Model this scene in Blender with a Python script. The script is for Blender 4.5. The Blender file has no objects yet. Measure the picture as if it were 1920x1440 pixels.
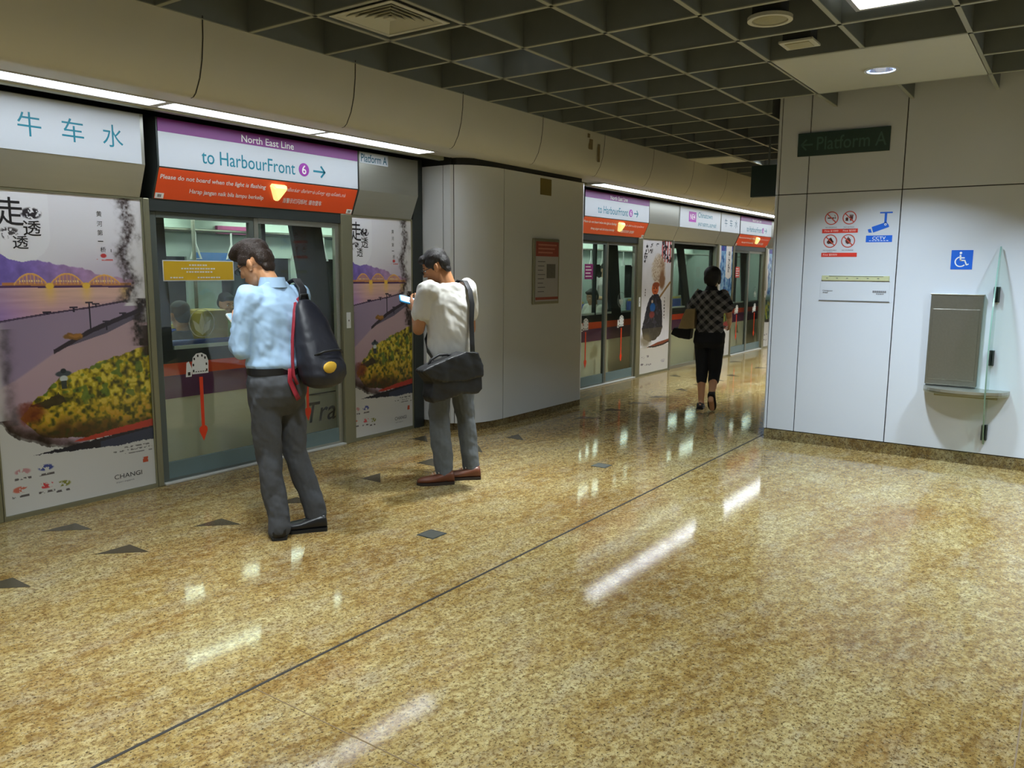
import bpy, bmesh, math, random
import numpy as np
from mathutils import Vector, Matrix, noise as mnoise

SC = bpy.context.scene
COL = SC.collection
random.seed(7)
PI = math.pi

# ------------------------------------------------------------------ camera
CAM_F = 1502.0
_r = Vector((0.57920181, -0.81514901, 0.00757315))
_u = Vector((0.1110418, 0.08809714, 0.98990333))
_f = Vector((0.8075859, 0.57251287, -0.14154164))
cam_data = bpy.data.cameras.new('camera')
cam_data.sensor_fit = 'HORIZONTAL'
cam_data.sensor_width = 36.0
cam_data.lens = CAM_F / 1920.0 * 36.0
cam_data.clip_start = 0.05
cam_data.clip_end = 200
cam = bpy.data.objects.new('camera', cam_data)
COL.objects.link(cam)
cam.matrix_world = Matrix(((_r.x, _u.x, -_f.x, 0), (_r.y, _u.y, -_f.y, 0), (_r.z, _u.z, -_f.z, 1.58), (0, 0, 0, 1)))
SC.camera = cam

# ------------------------------------------------------------------ world, exposure, room lights
w = bpy.data.worlds.new('world'); SC.world = w
w.use_nodes = True
w.node_tree.nodes['Background'].inputs[0].default_value = (0.5, 0.52, 0.55, 1)
w.node_tree.nodes['Background'].inputs[1].default_value = 0.02
vs = SC.view_settings
vs.view_transform = 'Standard'; vs.look = 'None'; vs.gamma = 1.0; vs.use_curve_mapping = False
vs.exposure = 0.22
STRIP_E = 7.6          # platform edge strips
CELL_W = 30.0          # recessed ceiling luminaires (watts)
DOWN_W = 45.0          # downlight in the white ceiling panel
TRAIN_E = 11.0          # tubes inside the train

def area(name, loc, sx, sy, watts, col=(1, 1, 1), spread=PI, rot=(0, 0, 0)):
    l = bpy.data.lights.new(name, 'AREA'); l.shape = 'RECTANGLE'; l.size = sx; l.size_y = sy
    l.energy = watts; l.color = col; l.spread = spread
    o = bpy.data.objects.new(name, l); o.location = loc; o.rotation_euler = rot
    COL.objects.link(o)
    return o

CX = [3.265 + 0.605 * k for k in range(-15, 44)]       # baffle lines across the platform
CY = [4.31 - 0.603 * k for k in range(0, 18)]           # baffle lines along the platform
LAMP_CELLS = [(4.69, 0.985), (1.755, 2.19), (-0.665, 2.19), (-3.08, 2.19)] + [(x, y) for x in (4.78, 2.36, -0.06, -2.48, -4.9) for y in (-1.43, -3.84)]
FAR_LAMPS = [(x, -0.825) for x in (10.7, 13.0, 15.5, 18.0, 21.0)]
for k, (x, y) in enumerate(LAMP_CELLS + FAR_LAMPS):
    area('ceiling_lamp_light', (x, y, 2.985), 0.28, 0.28, CELL_W * (1.45 if k == 1 else 1.0), (0.86, 0.96, 1.0), math.radians(125))
DOWNS = [(6.33, 1.31), (6.33, -0.50), (6.33, -2.31)]
FILL_LAMPS = [(4.78, 3.41), (2.36, 3.41), (-0.06, 3.41), (10.83, 3.41), (13.25, 3.41), (15.67, 3.41), (18.09, 3.41)]  # added fill lamps, hidden in the grid, to brighten people and floor
for (x, y) in FILL_LAMPS:
    area('fill_lamp_light', (x, y, 3.235), 0.2, 0.2, (22.0 if x > 3 else 12.0) if x < 8 else 60.0, (0.92, 0.98, 1.0), math.radians(68 if x < 8 else 90))
for (x, y) in DOWNS:
    area('downlight_light', (x, y, 2.97), 0.16, 0.16, DOWN_W, (0.70, 0.85, 1.0), math.radians(114))

# ------------------------------------------------------------------ mesh helpers
def srgb(r, g=None, b=None):
    if g is None: r, g, b = r
    f = lambda c: (c / 255 / 12.92) if c <= 10.3 else ((c / 255 + 0.055) / 1.055) ** 2.4
    return (f(r), f(g), f(b), 1.0)

class MB:
    def __init__(s): s.v = []; s.f = []; s.m = []
    def add(s, vs, fs, m=0):
        o = len(s.v)
        s.v.extend([tuple(float(c) for c in p) for p in vs])
        for f in fs:
            s.f.append([i + o for i in f]); s.m.append(m)
        return s
    def box(s, x0, x1, y0, y1, z0, z1, m=0, bev=0.0):
        x0, x1 = min(x0, x1), max(x0, x1); y0, y1 = min(y0, y1), max(y0, y1); z0, z1 = min(z0, z1), max(z0, z1)
        if bev <= 0:
            v = [(x, y, z) for x in (x0, x1) for y in (y0, y1) for z in (z0, z1)]
            f = [(0, 1, 3, 2), (4, 6, 7, 5), (0, 4, 5, 1), (2, 3, 7, 6), (0, 2, 6, 4), (1, 5, 7, 3)]
            return s.add(v, f, m)
        bm = bmesh.new()
        bmesh.ops.create_cube(bm, size=1, matrix=Matrix.Translation(((x0 + x1) / 2, (y0 + y1) / 2, (z0 + z1) / 2)) @ Matrix.Diagonal((x1 - x0, y1 - y0, z1 - z0, 1)))
        b = min(bev, 0.45 * min(x1 - x0, y1 - y0, z1 - z0))
        bmesh.ops.bevel(bm, geom=bm.edges[:], offset=b, segments=2, affect='EDGES', profile=0.5)
        bm.verts.index_update()
        s.add([v.co for v in bm.verts], [[v.index for v in f.verts] for f in bm.faces], m)
        bm.free(); return s
    def prism(s, poly, ext, m=0):
        """poly: list of 3d points (planar), ext: 3d extrusion vector"""
        n = len(poly); e = Vector(ext)
        v = [Vector(p) for p in poly] + [Vector(p) + e for p in poly]
        f = [list(range(n))[::-1], list(range(n, 2 * n))] + [(i, (i + 1) % n, (i + 1) % n + n, i + n) for i in range(n)]
        return s.add(v, f, m)
    def loft(s, rings, n=20, m=0, cap=True, power=2.0):
        """rings: (centre, axis a, axis b)"""
        vs = []
        for (c, a, b) in rings:
            c, a, b = Vector(c), Vector(a), Vector(b)
            for i in range(n):
                t = 2 * PI * i / n
                ct, st = math.cos(t), math.sin(t)
                if power != 2.0:
                    ct = math.copysign(abs(ct) ** (2 / power), ct); st = math.copysign(abs(st) ** (2 / power), st)
                vs.append(c + a * ct + b * st)
        fs = []
        for k in range(len(rings) - 1):
            for i in range(n):
                j = (i + 1) % n
                fs.append((k * n + i, k * n + j, (k + 1) * n + j, (k + 1) * n + i))
        if cap:
            fs.append(list(range(n))[::-1]); fs.append([(len(rings) - 1) * n + i for i in range(n)])
        return s.add(vs, fs, m)
    def tube(s, pts, rad, n=10, m=0, flat=None):
        """tube along points; rad a number or list; flat=(width dir) gives a band"""
        P = [Vector(p) for p in pts]
        R = rad if isinstance(rad, (list, tuple)) else [rad] * len(P)
        rings = []; prev = None
        for i, p in enumerate(P):
            t = (P[min(i + 1, len(P) - 1)] - P[max(i - 1, 0)]).normalized()
            if prev is None:
                up = Vector((0, 0, 1)) if abs(t.z) < 0.9 else Vector((1, 0, 0))
                a = t.cross(up).normalized()
            else:
                a = (prev - t * prev.dot(t)).normalized()
            prev = a
            b = t.cross(a)
            rings.append((p, a * R[i], b * R[i]))
        return s.loft(rings, n, m)
    def ell(s, c, ax, n=16, k=10, m=0):
        """ellipsoid from centre and three axis vectors"""
        c = Vector(c); a, b, d = [Vector(q) for q in ax]
        vs = [c - d]; fs = []
        for i in range(1, k):
            ph = -PI / 2 + PI * i / k
            for j in range(n):
                t = 2 * PI * j / n
                vs.append(c + (a * math.cos(t) + b * math.sin(t)) * math.cos(ph) + d * math.sin(ph))
        vs.append(c + d)
        for j in range(n): fs.append((0, 1 + (j + 1) % n, 1 + j))
        for i in range(k - 2):
            for j in range(n):
                fs.append((1 + i * n + j, 1 + i * n + (j + 1) % n, 1 + (i + 1) * n + (j + 1) % n, 1 + (i + 1) * n + j))
        e = len(vs) - 1; b0 = 1 + (k - 2) * n
        for j in range(n): fs.append((e, b0 + j, b0 + (j + 1) % n))
        return s.add(vs, fs, m)
    def sph(s, c, r, m=0, n=14, k=9):
        return s.ell(c, ((r, 0, 0), (0, r, 0), (0, 0, r)), n, k, m)
    def cap(s, p0, r0, p1, r1, n=14, m=0):
        """tapered capsule"""
        p0, p1 = Vector(p0), Vector(p1); t = (p1 - p0).normalized()
        up = Vector((0, 0, 1)) if abs(t.z) < 0.9 else Vector((1, 0, 0))
        a = t.cross(up).normalized(); b = t.cross(a)
        s.loft([(p0, a * r0, b * r0), (p1, a * r1, b * r1)], n, m)
        s.sph(p0, r0, m, n); s.sph(p1, r1, m, n)
        return s
    def disc(s, c, a, b, r, ext, n=28, m=0, r_in=0.0):
        """disc or ring in the plane of unit vectors a, b, extruded by ext"""
        c, a, b, e = Vector(c), Vector(a), Vector(b), Vector(ext)
        if r_in <= 0:
            return s.prism([c + (a * math.cos(2 * PI * i / n) + b * math.sin(2 * PI * i / n)) * r for i in range(n)], e, m)
        vs = []
        for q, k in ((r, 0), (r_in, 0), (r, 1), (r_in, 1)):
            for i in range(n):
                t = 2 * PI * i / n
                vs.append(c + (a * math.cos(t) + b * math.sin(t)) * q + e * k)
        fs = []
        for i in range(n):
            j = (i + 1) % n
            fs += [(i, j, n + j, n + i), (2 * n + i, 3 * n + i, 3 * n + j, 2 * n + j), (i, 2 * n + i, 2 * n + j, j), (n + i, n + j, 3 * n + j, 3 * n + i)]
        return s.add(vs, fs, m)
    def build(s, name, mats, parent=None, smooth=False, loc=None, auto=False):
        me = bpy.data.meshes.new(name)
        base = Vector(parent_loc(parent)) if parent else Vector(loc or (0, 0, 0))
        me.from_pydata([(v[0] - base.x, v[1] - base.y, v[2] - base.z) for v in s.v], [], s.f)
        if not isinstance(mats, (list, tuple)): mats = [mats]
        for mm in mats: me.materials.append(mm)
        me.polygons.foreach_set('material_index', s.m)
        bm = bmesh.new(); bm.from_mesh(me); bmesh.ops.recalc_face_normals(bm, faces=bm.faces); bm.to_mesh(me); bm.free()
        if smooth:
            me.polygons.foreach_set('use_smooth', [True] * len(me.polygons))
            if auto: me.set_sharp_from_angle(angle=math.radians(35))
        me.update()
        o = bpy.data.objects.new(name, me); COL.objects.link(o)
        if parent: o.parent = parent
        else: o.location = base
        return o

def parent_loc(o):
    p = Vector((0, 0, 0))
    while o is not None:
        p += o.location; o = o.parent
    return p

def thing(name, label, cat, loc=(0, 0, 0), group=None):
    o = bpy.data.objects.new(name, None); COL.objects.link(o)
    o.empty_display_size = 0.1
    o.location = loc; o['label'] = label; o['category'] = cat
    if group: o['group'] = group
    return o
def tag(o, label, cat, group=None):
    o['label'] = label; o['category'] = cat
    if group: o['group'] = group
    return o
def struct(o): o['kind'] = 'structure'; return o

def solid(mb, name, mats, parent, voxel=0.007, smooth=4, disp=None, dec=None):
    """fuse overlapping volumes into ONE continuous surface"""
    me = bpy.data.meshes.new('tmp'); me.from_pydata(mb.v, [], mb.f)
    bm = bmesh.new(); bm.from_mesh(me); bmesh.ops.recalc_face_normals(bm, faces=bm.faces); bm.to_mesh(me); bm.free()
    o = bpy.data.objects.new('tmp', me); COL.objects.link(o)
    r = o.modifiers.new('r', 'REMESH'); r.mode = 'VOXEL'; r.voxel_size = voxel
    if smooth:
        sm = o.modifiers.new('s', 'SMOOTH'); sm.iterations = smooth; sm.factor = 0.5
    bpy.context.view_layer.update()
    dg = bpy.context.evaluated_depsgraph_get()
    out = bpy.data.meshes.new_from_object(o.evaluated_get(dg))
    bpy.data.objects.remove(o); bpy.data.meshes.remove(me)
    out.name = name
    n = len(out.vertices)
    co = np.empty(n * 3); out.vertices.foreach_get('co', co); co = co.reshape(-1, 3)
    if disp is not None:
        nr = np.empty(n * 3); out.vertices.foreach_get('normal', nr); nr = nr.reshape(-1, 3)
        co = co + nr * disp(co, nr)[:, None]
    base = np.array(parent_loc(parent)) if parent else np.zeros(3)
    out.vertices.foreach_set('co', (co - base).ravel())
    out.materials.clear()
    for mm in (mats if isinstance(mats, (list, tuple)) else [mats]): out.materials.append(mm)
    out.polygons.foreach_set('use_smooth', [True] * len(out.polygons))
    out.polygons.foreach_set('material_index', [0] * len(out.polygons))
    out.update()
    ob = bpy.data.objects.new(name, out); COL.objects.link(ob)
    if parent: ob.parent = parent
    return ob

# numpy value noise -----------------------------------------------------------
_tab = np.random.RandomState(3).rand(256, 256)
def vn(x, y, seed=0):
    x = np.asarray(x, float) + seed * 17.3; y = np.asarray(y, float) + seed * 9.1
    xi = np.floor(x).astype(int); yi = np.floor(y).astype(int)
    fx = x - xi; fy = y - yi
    fx = fx * fx * (3 - 2 * fx); fy = fy * fy * (3 - 2 * fy)
    g = lambda a, b: _tab[a % 256, b % 256]
    return (g(xi, yi) * (1 - fx) + g(xi + 1, yi) * fx) * (1 - fy) + (g(xi, yi + 1) * (1 - fx) + g(xi + 1, yi + 1) * fx) * fy
def fbm(x, y, seed=0, o=4):
    s = 0; a = 0.5; t = 0
    for k in range(o):
        s = s + a * vn(x * 2 ** k, y * 2 ** k, seed + k); t += a; a *= 0.5
    return s / t

def folds(amp, fx=9.0, fz=5.0, seed=0):
    def d(co, nr):
        a = fbm(co[:, 0] * fx + co[:, 2] * 3, co[:, 2] * fz + co[:, 1] * fx, seed, 3) - 0.5
        b = fbm(co[:, 1] * fx * 1.7 + 3, co[:, 2] * fz * 2.1 + co[:, 0] * 6, seed + 5, 3) - 0.5
        return amp * 2 * (a + 0.6 * b)
    return d

# ------------------------------------------------------------------ materials
def mat(name, rgb, rough=0.5, metal=0.0, var=0.08, scale=6.0, bump=0.0, bscale=120.0, spec=0.5, emis=0.0, coat=0.0, stretch=None):
    m = bpy.data.materials.new(name); m.use_nodes = True
    nt = m.node_tree; b = nt.nodes['Principled BSDF']
    c = srgb(rgb)
    b.inputs['Roughness'].default_value = rough; b.inputs['Metallic'].default_value = metal
    b.inputs['Specular IOR Level'].default_value = spec
    b.inputs['Coat Weight'].default_value = coat; b.inputs['Coat Roughness'].default_value = 0.06
    tc = nt.nodes.new('ShaderNodeTexCoord'); mp = nt.nodes.new('ShaderNodeMapping')
    nt.links.new(tc.outputs['Object'], mp.inputs[0])
    if stretch: mp.inputs['Scale'].default_value = stretch
    nz = nt.nodes.new('ShaderNodeTexNoise'); nz.inputs['Scale'].default_value = scale; nz.inputs['Detail'].default_value = 4
    nt.links.new(mp.outputs[0], nz.inputs['Vector'])
    mx = nt.nodes.new('ShaderNodeMix'); mx.data_type = 'RGBA'
    mx.inputs[6].default_value = tuple(x * (1 - var) for x in c[:3]) + (1,)
    mx.inputs[7].default_value = tuple(min(1, x * (1 + var)) for x in c[:3]) + (1,)
    nt.links.new(nz.outputs['Fac'], mx.inputs[0]); nt.links.new(mx.outputs[2], b.inputs['Base Color'])
    if emis:
        nt.links.new(mx.outputs[2], b.inputs['Emission Color']); b.inputs['Emission Strength'].default_value = emis
    if bump:
        n2 = nt.nodes.new('ShaderNodeTexNoise'); n2.inputs['Scale'].default_value = bscale; n2.inputs['Detail'].default_value = 3
        nt.links.new(mp.outputs[0], n2.inputs['Vector'])
        bp = nt.nodes.new('ShaderNodeBump'); bp.inputs['Strength'].default_value = bump; bp.inputs['Distance'].default_value = 0.01
        nt.links.new(n2.outputs['Fac'], bp.inputs['Height']); nt.links.new(bp.outputs[0], b.inputs['Normal'])
    return m

def glass_mat(name, tint, ior=1.5, gloss_rough=0.0):
    m = bpy.data.materials.new(name); m.use_nodes = True
    nt = m.node_tree; nt.nodes.clear()
    out = nt.nodes.new('ShaderNodeOutputMaterial'); tr = nt.nodes.new('ShaderNodeBsdfTransparent'); gl = nt.nodes.new('ShaderNodeBsdfGlossy')
    tr.inputs[0].default_value = (*tint, 1); gl.inputs['Roughness'].default_value = gloss_rough
    fr = nt.nodes.new('ShaderNodeFresnel'); ge = nt.nodes.new('ShaderNodeNewGeometry'); mr = nt.nodes.new('ShaderNodeMapRange')
    mr.inputs['To Min'].default_value = ior; mr.inputs['To Max'].default_value = 1.0 / ior      # same reflectance on both faces of the sheet
    nt.links.new(ge.outputs['Backfacing'], mr.inputs['Value']); nt.links.new(mr.outputs[0], fr.inputs[0])
    mx = nt.nodes.new('ShaderNodeMixShader')
    nt.links.new(fr.outputs[0], mx.inputs[0]); nt.links.new(tr.outputs[0], mx.inputs[1]); nt.links.new(gl.outputs[0], mx.inputs[2])
    nt.links.new(mx.outputs[0], out.inputs[0])
    return m

def lamp_mat(name, rgb, e):
    m = mat(name, rgb, 0.4, var=0.02, emis=e)
    return m

def print_mat(name, rough=0.3):
    m = bpy.data.materials.new(name); m.use_nodes = True
    nt = m.node_tree; b = nt.nodes['Principled BSDF']; b.inputs['Roughness'].default_value = rough
    at = nt.nodes.new('ShaderNodeAttribute'); at.attribute_name = 'Col'
    nt.links.new(at.outputs['Color'], b.inputs['Base Color'])
    return m

M = {}
def granite(name, dark=1.0, rough=0.1):
    m = bpy.data.materials.new(name); m.use_nodes = True
    nt = m.node_tree; b = nt.nodes['Principled BSDF']; L = nt.links.new
    tc = nt.nodes.new('ShaderNodeTexCoord')
    def noise(sc, det, stretch=(1, 1, 1), rz=0.0, rough_=0.6):
        mp = nt.nodes.new('ShaderNodeMapping'); mp.inputs['Scale'].default_value = stretch; mp.inputs['Rotation'].default_value = (0, 0, rz)
        L(tc.outputs['Object'], mp.inputs[0])
        n = nt.nodes.new('ShaderNodeTexNoise'); n.inputs['Scale'].default_value = sc; n.inputs['Detail'].default_value = det; n.inputs['Roughness'].default_value = rough_
        L(mp.outputs[0], n.inputs['Vector']); return n
    def ramp(src, stops):
        r = nt.nodes.new('ShaderNodeValToRGB')
        e = r.color_ramp.elements
        e[0].position, e[0].color = stops[0]; e[1].position, e[1].color = stops[-1]
        for p, c in stops[1:-1]:
            q = e.new(p); q.color = c
        L(src, r.inputs[0]); return r
    def mix(fac, a, c, mode='MIX'):
        x = nt.nodes.new('ShaderNodeMix'); x.data_type = 'RGBA'; x.blend_type = mode
        if isinstance(fac, float): x.inputs[0].default_value = fac
        else: L(fac, x.inputs[0])
        L(a, x.inputs[6])
        if isinstance(c, tuple): x.inputs[7].default_value = c
        else: L(c, x.inputs[7])
        return x.outputs[2]
    d = dark
    big = noise(1.5, 6, (0.55, 1.25, 1), 0.15)
    base = ramp(big.outputs['Fac'], [(0.34, srgb(117 * d, 85 * d, 38 * d)), (0.48, srgb(153 * d, 126 * d, 71 * d)), (0.62, srgb(180 * d, 166 * d, 119 * d))])
    med = noise(17, 6, (0.8, 1.1, 1), 0.4, 0.72)
    medr = ramp(med.outputs['Fac'], [(0.38, srgb(105 * d, 79 * d, 38 * d)), (0.5, srgb(159 * d, 137 * d, 84 * d)), (0.62, srgb(197 * d, 183 * d, 135 * d))])
    c1 = mix(0.5, base.outputs[0], medr.outputs[0])
    rust = noise(0.9, 4, (0.5, 1.3, 1), 0.2, 0.55)
    rs = ramp(rust.outputs['Fac'], [(0.56, (0, 0, 0, 1)), (0.70, (0.5, 0.5, 0.5, 1))])
    c1 = mix(rs.outputs[0], c1, srgb(130 * d, 87 * d, 49 * d))
    veil = noise(5.0, 6, (0.7, 1.3, 1), 0.5, 0.75)
    vl = ramp(veil.outputs['Fac'], [(0.50, (0, 0, 0, 1)), (0.64, (0.55, 0.55, 0.55, 1))])
    c1 = mix(vl.outputs[0], c1, srgb(168 * d, 156 * d, 127 * d))
    gran = noise(48, 4, (1, 1, 1), 0.3, 0.8)
    gn = ramp(gran.outputs['Fac'], [(0.40, (0.8, 0.8, 0.8, 1)), (0.52, (0, 0, 0, 1))])
    c1 = mix(gn.outputs[0], c1, srgb(99 * d, 73 * d, 38 * d))
    fine = noise(85, 3, (1, 1, 1), 0, 0.7)
    spots = ramp(fine.outputs['Fac'], [(0.37, (1, 1, 1, 1)), (0.43, (0, 0, 0, 1))])
    c2 = mix(spots.outputs[0], c1, srgb(67 * d, 56 * d, 35 * d))
    grey = noise(60, 3, (1, 1, 1), 1.0, 0.6)
    gr = ramp(grey.outputs['Fac'], [(0.60, (0, 0, 0, 1)), (0.68, (0.6, 0.6, 0.6, 1))])
    c3 = mix(gr.outputs[0], c2, srgb(143 * d, 135 * d, 114 * d))
    L(c3, b.inputs['Base Color'])
    rr = ramp(med.outputs['Fac'], [(0.3, (rough + 0.04,) * 3 + (1,)), (0.7, (rough,) * 3 + (1,))])
    L(rr.outputs[0], b.inputs['Roughness'])
    b.inputs['Specular IOR Level'].default_value = 0.18
    bp = nt.nodes.new('ShaderNodeBump'); bp.inputs['Strength'].default_value = 0.02; bp.inputs['Distance'].default_value = 0.004
    L(fine.outputs['Fac'], bp.inputs['Height']); L(bp.outputs[0], b.inputs['Normal'])
    return m

M['floor'] = granite('polished_granite', 0.93, 0.04)
M['skirting'] = granite('granite_skirting', 0.8, 0.3)
M['joint_dark'] = mat('dark_joint', (38, 34, 28), 0.6)
M['joint_fine'] = mat('fine_joint', (108, 88, 58), 0.5)
M['panel'] = mat('white_wall_panel', (204, 208, 214), 0.24, var=0.015, scale=2, spec=0.5)
M['panel_matt'] = mat('white_pillar_panel', (204, 205, 202), 0.32, var=0.02, scale=2)
M['seam'] = mat('panel_seam', (40, 40, 38), 0.7)
M['bulkhead'] = mat('beige_bulkhead', (204, 201, 186), 0.45, var=0.03, scale=3)
M['soffit'] = mat('pale_soffit', (198, 196, 188), 0.5, var=0.02)
M['baffle'] = mat('grey_baffle', (112, 118, 118), 0.6, var=0.08, scale=10)
M['baffle_bounce'] = mat('baffle_bounce_tint', (150, 152, 138), 0.5, var=0.05, scale=10)  # paler than the fins: light bounced off the floor, painted into their undersides
M['plenum'] = mat('dark_plenum', (48, 50, 50), 0.9)
M['ceil_panel'] = mat('pale_ceiling_panel', (186, 186, 172), 0.5, var=0.03)
M['alu'] = mat('aluminium', (168, 168, 156), 0.32, metal=0.75, var=0.05, scale=4, stretch=(1, 1, 12))
M['alu_olive'] = mat('weathered_aluminium', (150, 148, 122), 0.35, metal=0.6, var=0.06, scale=5)
M['steel_grey'] = mat('brushed_header_steel', (172, 172, 160), 0.35, metal=0.7, var=0.05, scale=3, stretch=(1, 1, 10))
M['steel_phone'] = mat('brushed_phone_steel', (142, 140, 130), 0.36, metal=0.85, var=0.10, scale=60, bump=0.05, bscale=300)
M['steel_dark'] = mat('dark_steel', (70, 76, 74), 0.4, metal=0.6)
M['black_gap'] = mat('black_gap', (14, 15, 14), 0.8)
M['kick'] = mat('blue_grey_kick_plate', (118, 140, 142), 0.35, metal=0.3, var=0.05)
M['threshold'] = mat('pale_threshold', (206, 206, 198), 0.4, metal=0.3)
M['sign_white'] = mat('sign_white', (208, 214, 220), 0.35, var=0.015)
M['sign_purple'] = mat('sign_purple', (132, 42, 134), 0.35, var=0.04)
M['sign_orange'] = mat('sign_orange', (240, 84, 34), 0.38, var=0.03)
M['teal'] = mat('teal_lettering', (20, 128, 150), 0.4)
M['teal_dark'] = mat('dark_teal_lettering', (30, 96, 118), 0.4)
M['white_ink'] = mat('white_lettering', (242, 238, 236), 0.4, var=0.02)
M['ink'] = mat('black_ink', (32, 30, 32), 0.5)
M['ink_grey'] = mat('grey_ink', (96, 94, 98), 0.5)
M['yellow_lens'] = mat('yellow_lamp_lens', (255, 240, 150), 0.3, var=0.03, emis=0.7)
M['red'] = mat('red_vinyl', (214, 58, 44), 0.4)
M['red_pale'] = mat('red_ring', (198, 78, 62), 0.4)
M['orange_vinyl'] = mat('orange_red_vinyl', (238, 66, 24), 0.4)
M['blue'] = mat('blue_vinyl', (30, 98, 206), 0.4)
M['brown'] = mat('brown_pictogram', (92, 44, 34), 0.5)
M['yellow'] = mat('yellow_vinyl', (232, 190, 40), 0.4)
M['purple_vinyl'] = mat('magenta_vinyl', (150, 40, 120), 0.4)
M['vinyl_white'] = mat('white_vinyl', (236, 238, 236), 0.4)
M['sign_green'] = mat('dark_green_sign', (44, 64, 58), 0.35)
M['sign_green_text'] = mat('dull_green_lettering', (70, 96, 86), 0.4)
M['glass'] = glass_mat('platform_glass', (0.96, 0.98, 0.965))
M['glass_fin'] = glass_mat('green_edged_glass', (0.80, 0.93, 0.87))
M['glass_edge'] = mat('green_glass_edge', (128, 160, 148), 0.15)
M['train_glass'] = glass_mat('train_window_glass', (0.93, 0.965, 0.945))
M['strip'] = lamp_mat('strip_light_diffuser', (230, 241, 255), STRIP_E)
M['strip_train'] = lamp_mat('train_tube', (235, 250, 240), TRAIN_E)
M['cell_lamp'] = lamp_mat('luminaire_diffuser', (255, 250, 240), 9.0)
M['down_lamp'] = lamp_mat('downlight_lens', (205, 220, 255), 16.0)
M['fill_lens'] = lamp_mat('fill_lamp_lens', (240, 248, 255), 1.2)  # weak glow for the lenses of the added fill lamps
M['inlay'] = mat('dark_stone_inlay', (66, 60, 46), 0.22, var=0.2, scale=40)
M['floor_metal'] = mat('floor_cover_metal', (136, 138, 130), 0.3, metal=0.8)
M['train_body'] = mat('train_cream_body', (226, 222, 186), 0.4, var=0.04)
M['train_dark'] = mat('train_dark_band', (40, 44, 42), 0.35)
M['train_grey'] = mat('train_grey_frame', (92, 100, 94), 0.4)
M['train_orange'] = mat('train_orange_stripe', (236, 74, 28), 0.4)
M['train_purple'] = mat('train_purple_stripe', (108, 54, 96), 0.4)
M['train_in'] = mat('train_interior', (186, 200, 190), 0.5)
M['train_floor'] = mat('train_floor', (96, 104, 100), 0.5)
M['seat_blue'] = mat('train_seat_blue', (70, 86, 160), 0.5)
M['seat_yellow'] = mat('train_seat_yellow', (206, 182, 90), 0.5)
M['void'] = mat('tunnel_black', (12, 13, 13), 0.9)
M['poster_print'] = print_mat('poster_print', 0.25)

# ------------------------------------------------------------------ lettering
_tc = {}
def glyphs(body, bold=0.0):
    k = (body, bold)
    if k in _tc: return _tc[k]
    cu = bpy.data.curves.new('t', 'FONT'); cu.body = body; cu.resolution_u = 3; cu.offset = bold
    o = bpy.data.objects.new('t', cu); COL.objects.link(o)
    bpy.context.view_layer.update()
    me = bpy.data.meshes.new_from_object(o.evaluated_get(bpy.context.evaluated_depsgraph_get()))
    v = [tuple(p.co)[:2] for p in me.vertices]; f = [list(p.vertices) for p in me.polygons]
    bpy.data.objects.remove(o); bpy.data.curves.remove(cu); bpy.data.meshes.remove(me)
    _tc[k] = (v, f); return v, f
def text(mb, body, c, xd, yd, w=None, h=None, m=0, align='C', bold=0.0, lift=0.0):
    """lettering centred (or left aligned) at c; xd / yd = reading and up directions; fitted to width w and height h"""
    v, f = glyphs(body, bold)
    if not v: return
    xs = [p[0] for p in v]; ys = [p[1] for p in v]
    x0, x1, y0, y1 = min(xs), max(xs), min(ys), max(ys)
    sx = (w / (x1 - x0)) if w else None; sy = (h / (y1 - y0)) if h else None
    if sx is None: sx = sy
    if sy is None: sy = sx
    ox = (x0 + x1) / 2 if align == 'C' else x0
    oy = (y0 + y1) / 2
    xd, yd, c = Vector(xd), Vector(yd), Vector(c)
    n = xd.cross(yd) * lift
    mb.add([c + n + xd * ((p[0] - ox) * sx) + yd * ((p[1] - oy) * sy) for p in v], f, m)

PX, PZ = Vector((1, 0, 0)), Vector((0, 0, 1))          # reading directions on the platform screen (seen facing +Y)
WX = Vector((0, -1, 0))                                 # reading direction on the white wall (seen facing +X)

def arrow(mb, c, xd, yd, length, th, head, m=0, e=0.001):
    """an arrow with open head pointing along xd"""
    c, xd, yd = Vector(c), Vector(xd), Vector(yd); n = xd.cross(yd) * e
    def bar(p, q):
        d = (q - p).normalized(); s = n.normalized().cross(d) * th / 2
        mb.prism([p - s, q - s, q + s, p + s], n)
    t = c + xd * length / 2
    bar(c - xd * length / 2, t - xd * th * 0.3)
    bar(t - xd * head + yd * head, t + yd * -th * 0.2)
    bar(t - xd * head - yd * head, t + yd * th * 0.2)

# ------------------------------------------------------------------ room shell
XMIN, XMAX, YMIN = -6.0, 30.0, -7.0
struct(MB().box(XMIN, XMAX, YMIN, 5.42, -0.1, 0.0).build('floor', M['floor']))
fl = bpy.data.objects['floor']
j = MB()
j.box(XMIN, XMAX, 2.432, 2.446, 0.0, 0.0012)
j.build('expansion_joint', M['joint_dark'], fl)
j = MB()
for x in (-3.0, 1.76, 6.5, 11.25, 16.0, 20.75): j.box(x - 0.0025, x + 0.0025, YMIN, 2.43 if x < 6 else 4.7, 0.0, 0.0008)
for y in (0.05, -2.35): j.box(XMIN, 7.5, y - 0.0025, y + 0.0025, 0.0, 0.0008)
j.build('fine_joint', M['joint_fine'], fl)

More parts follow.
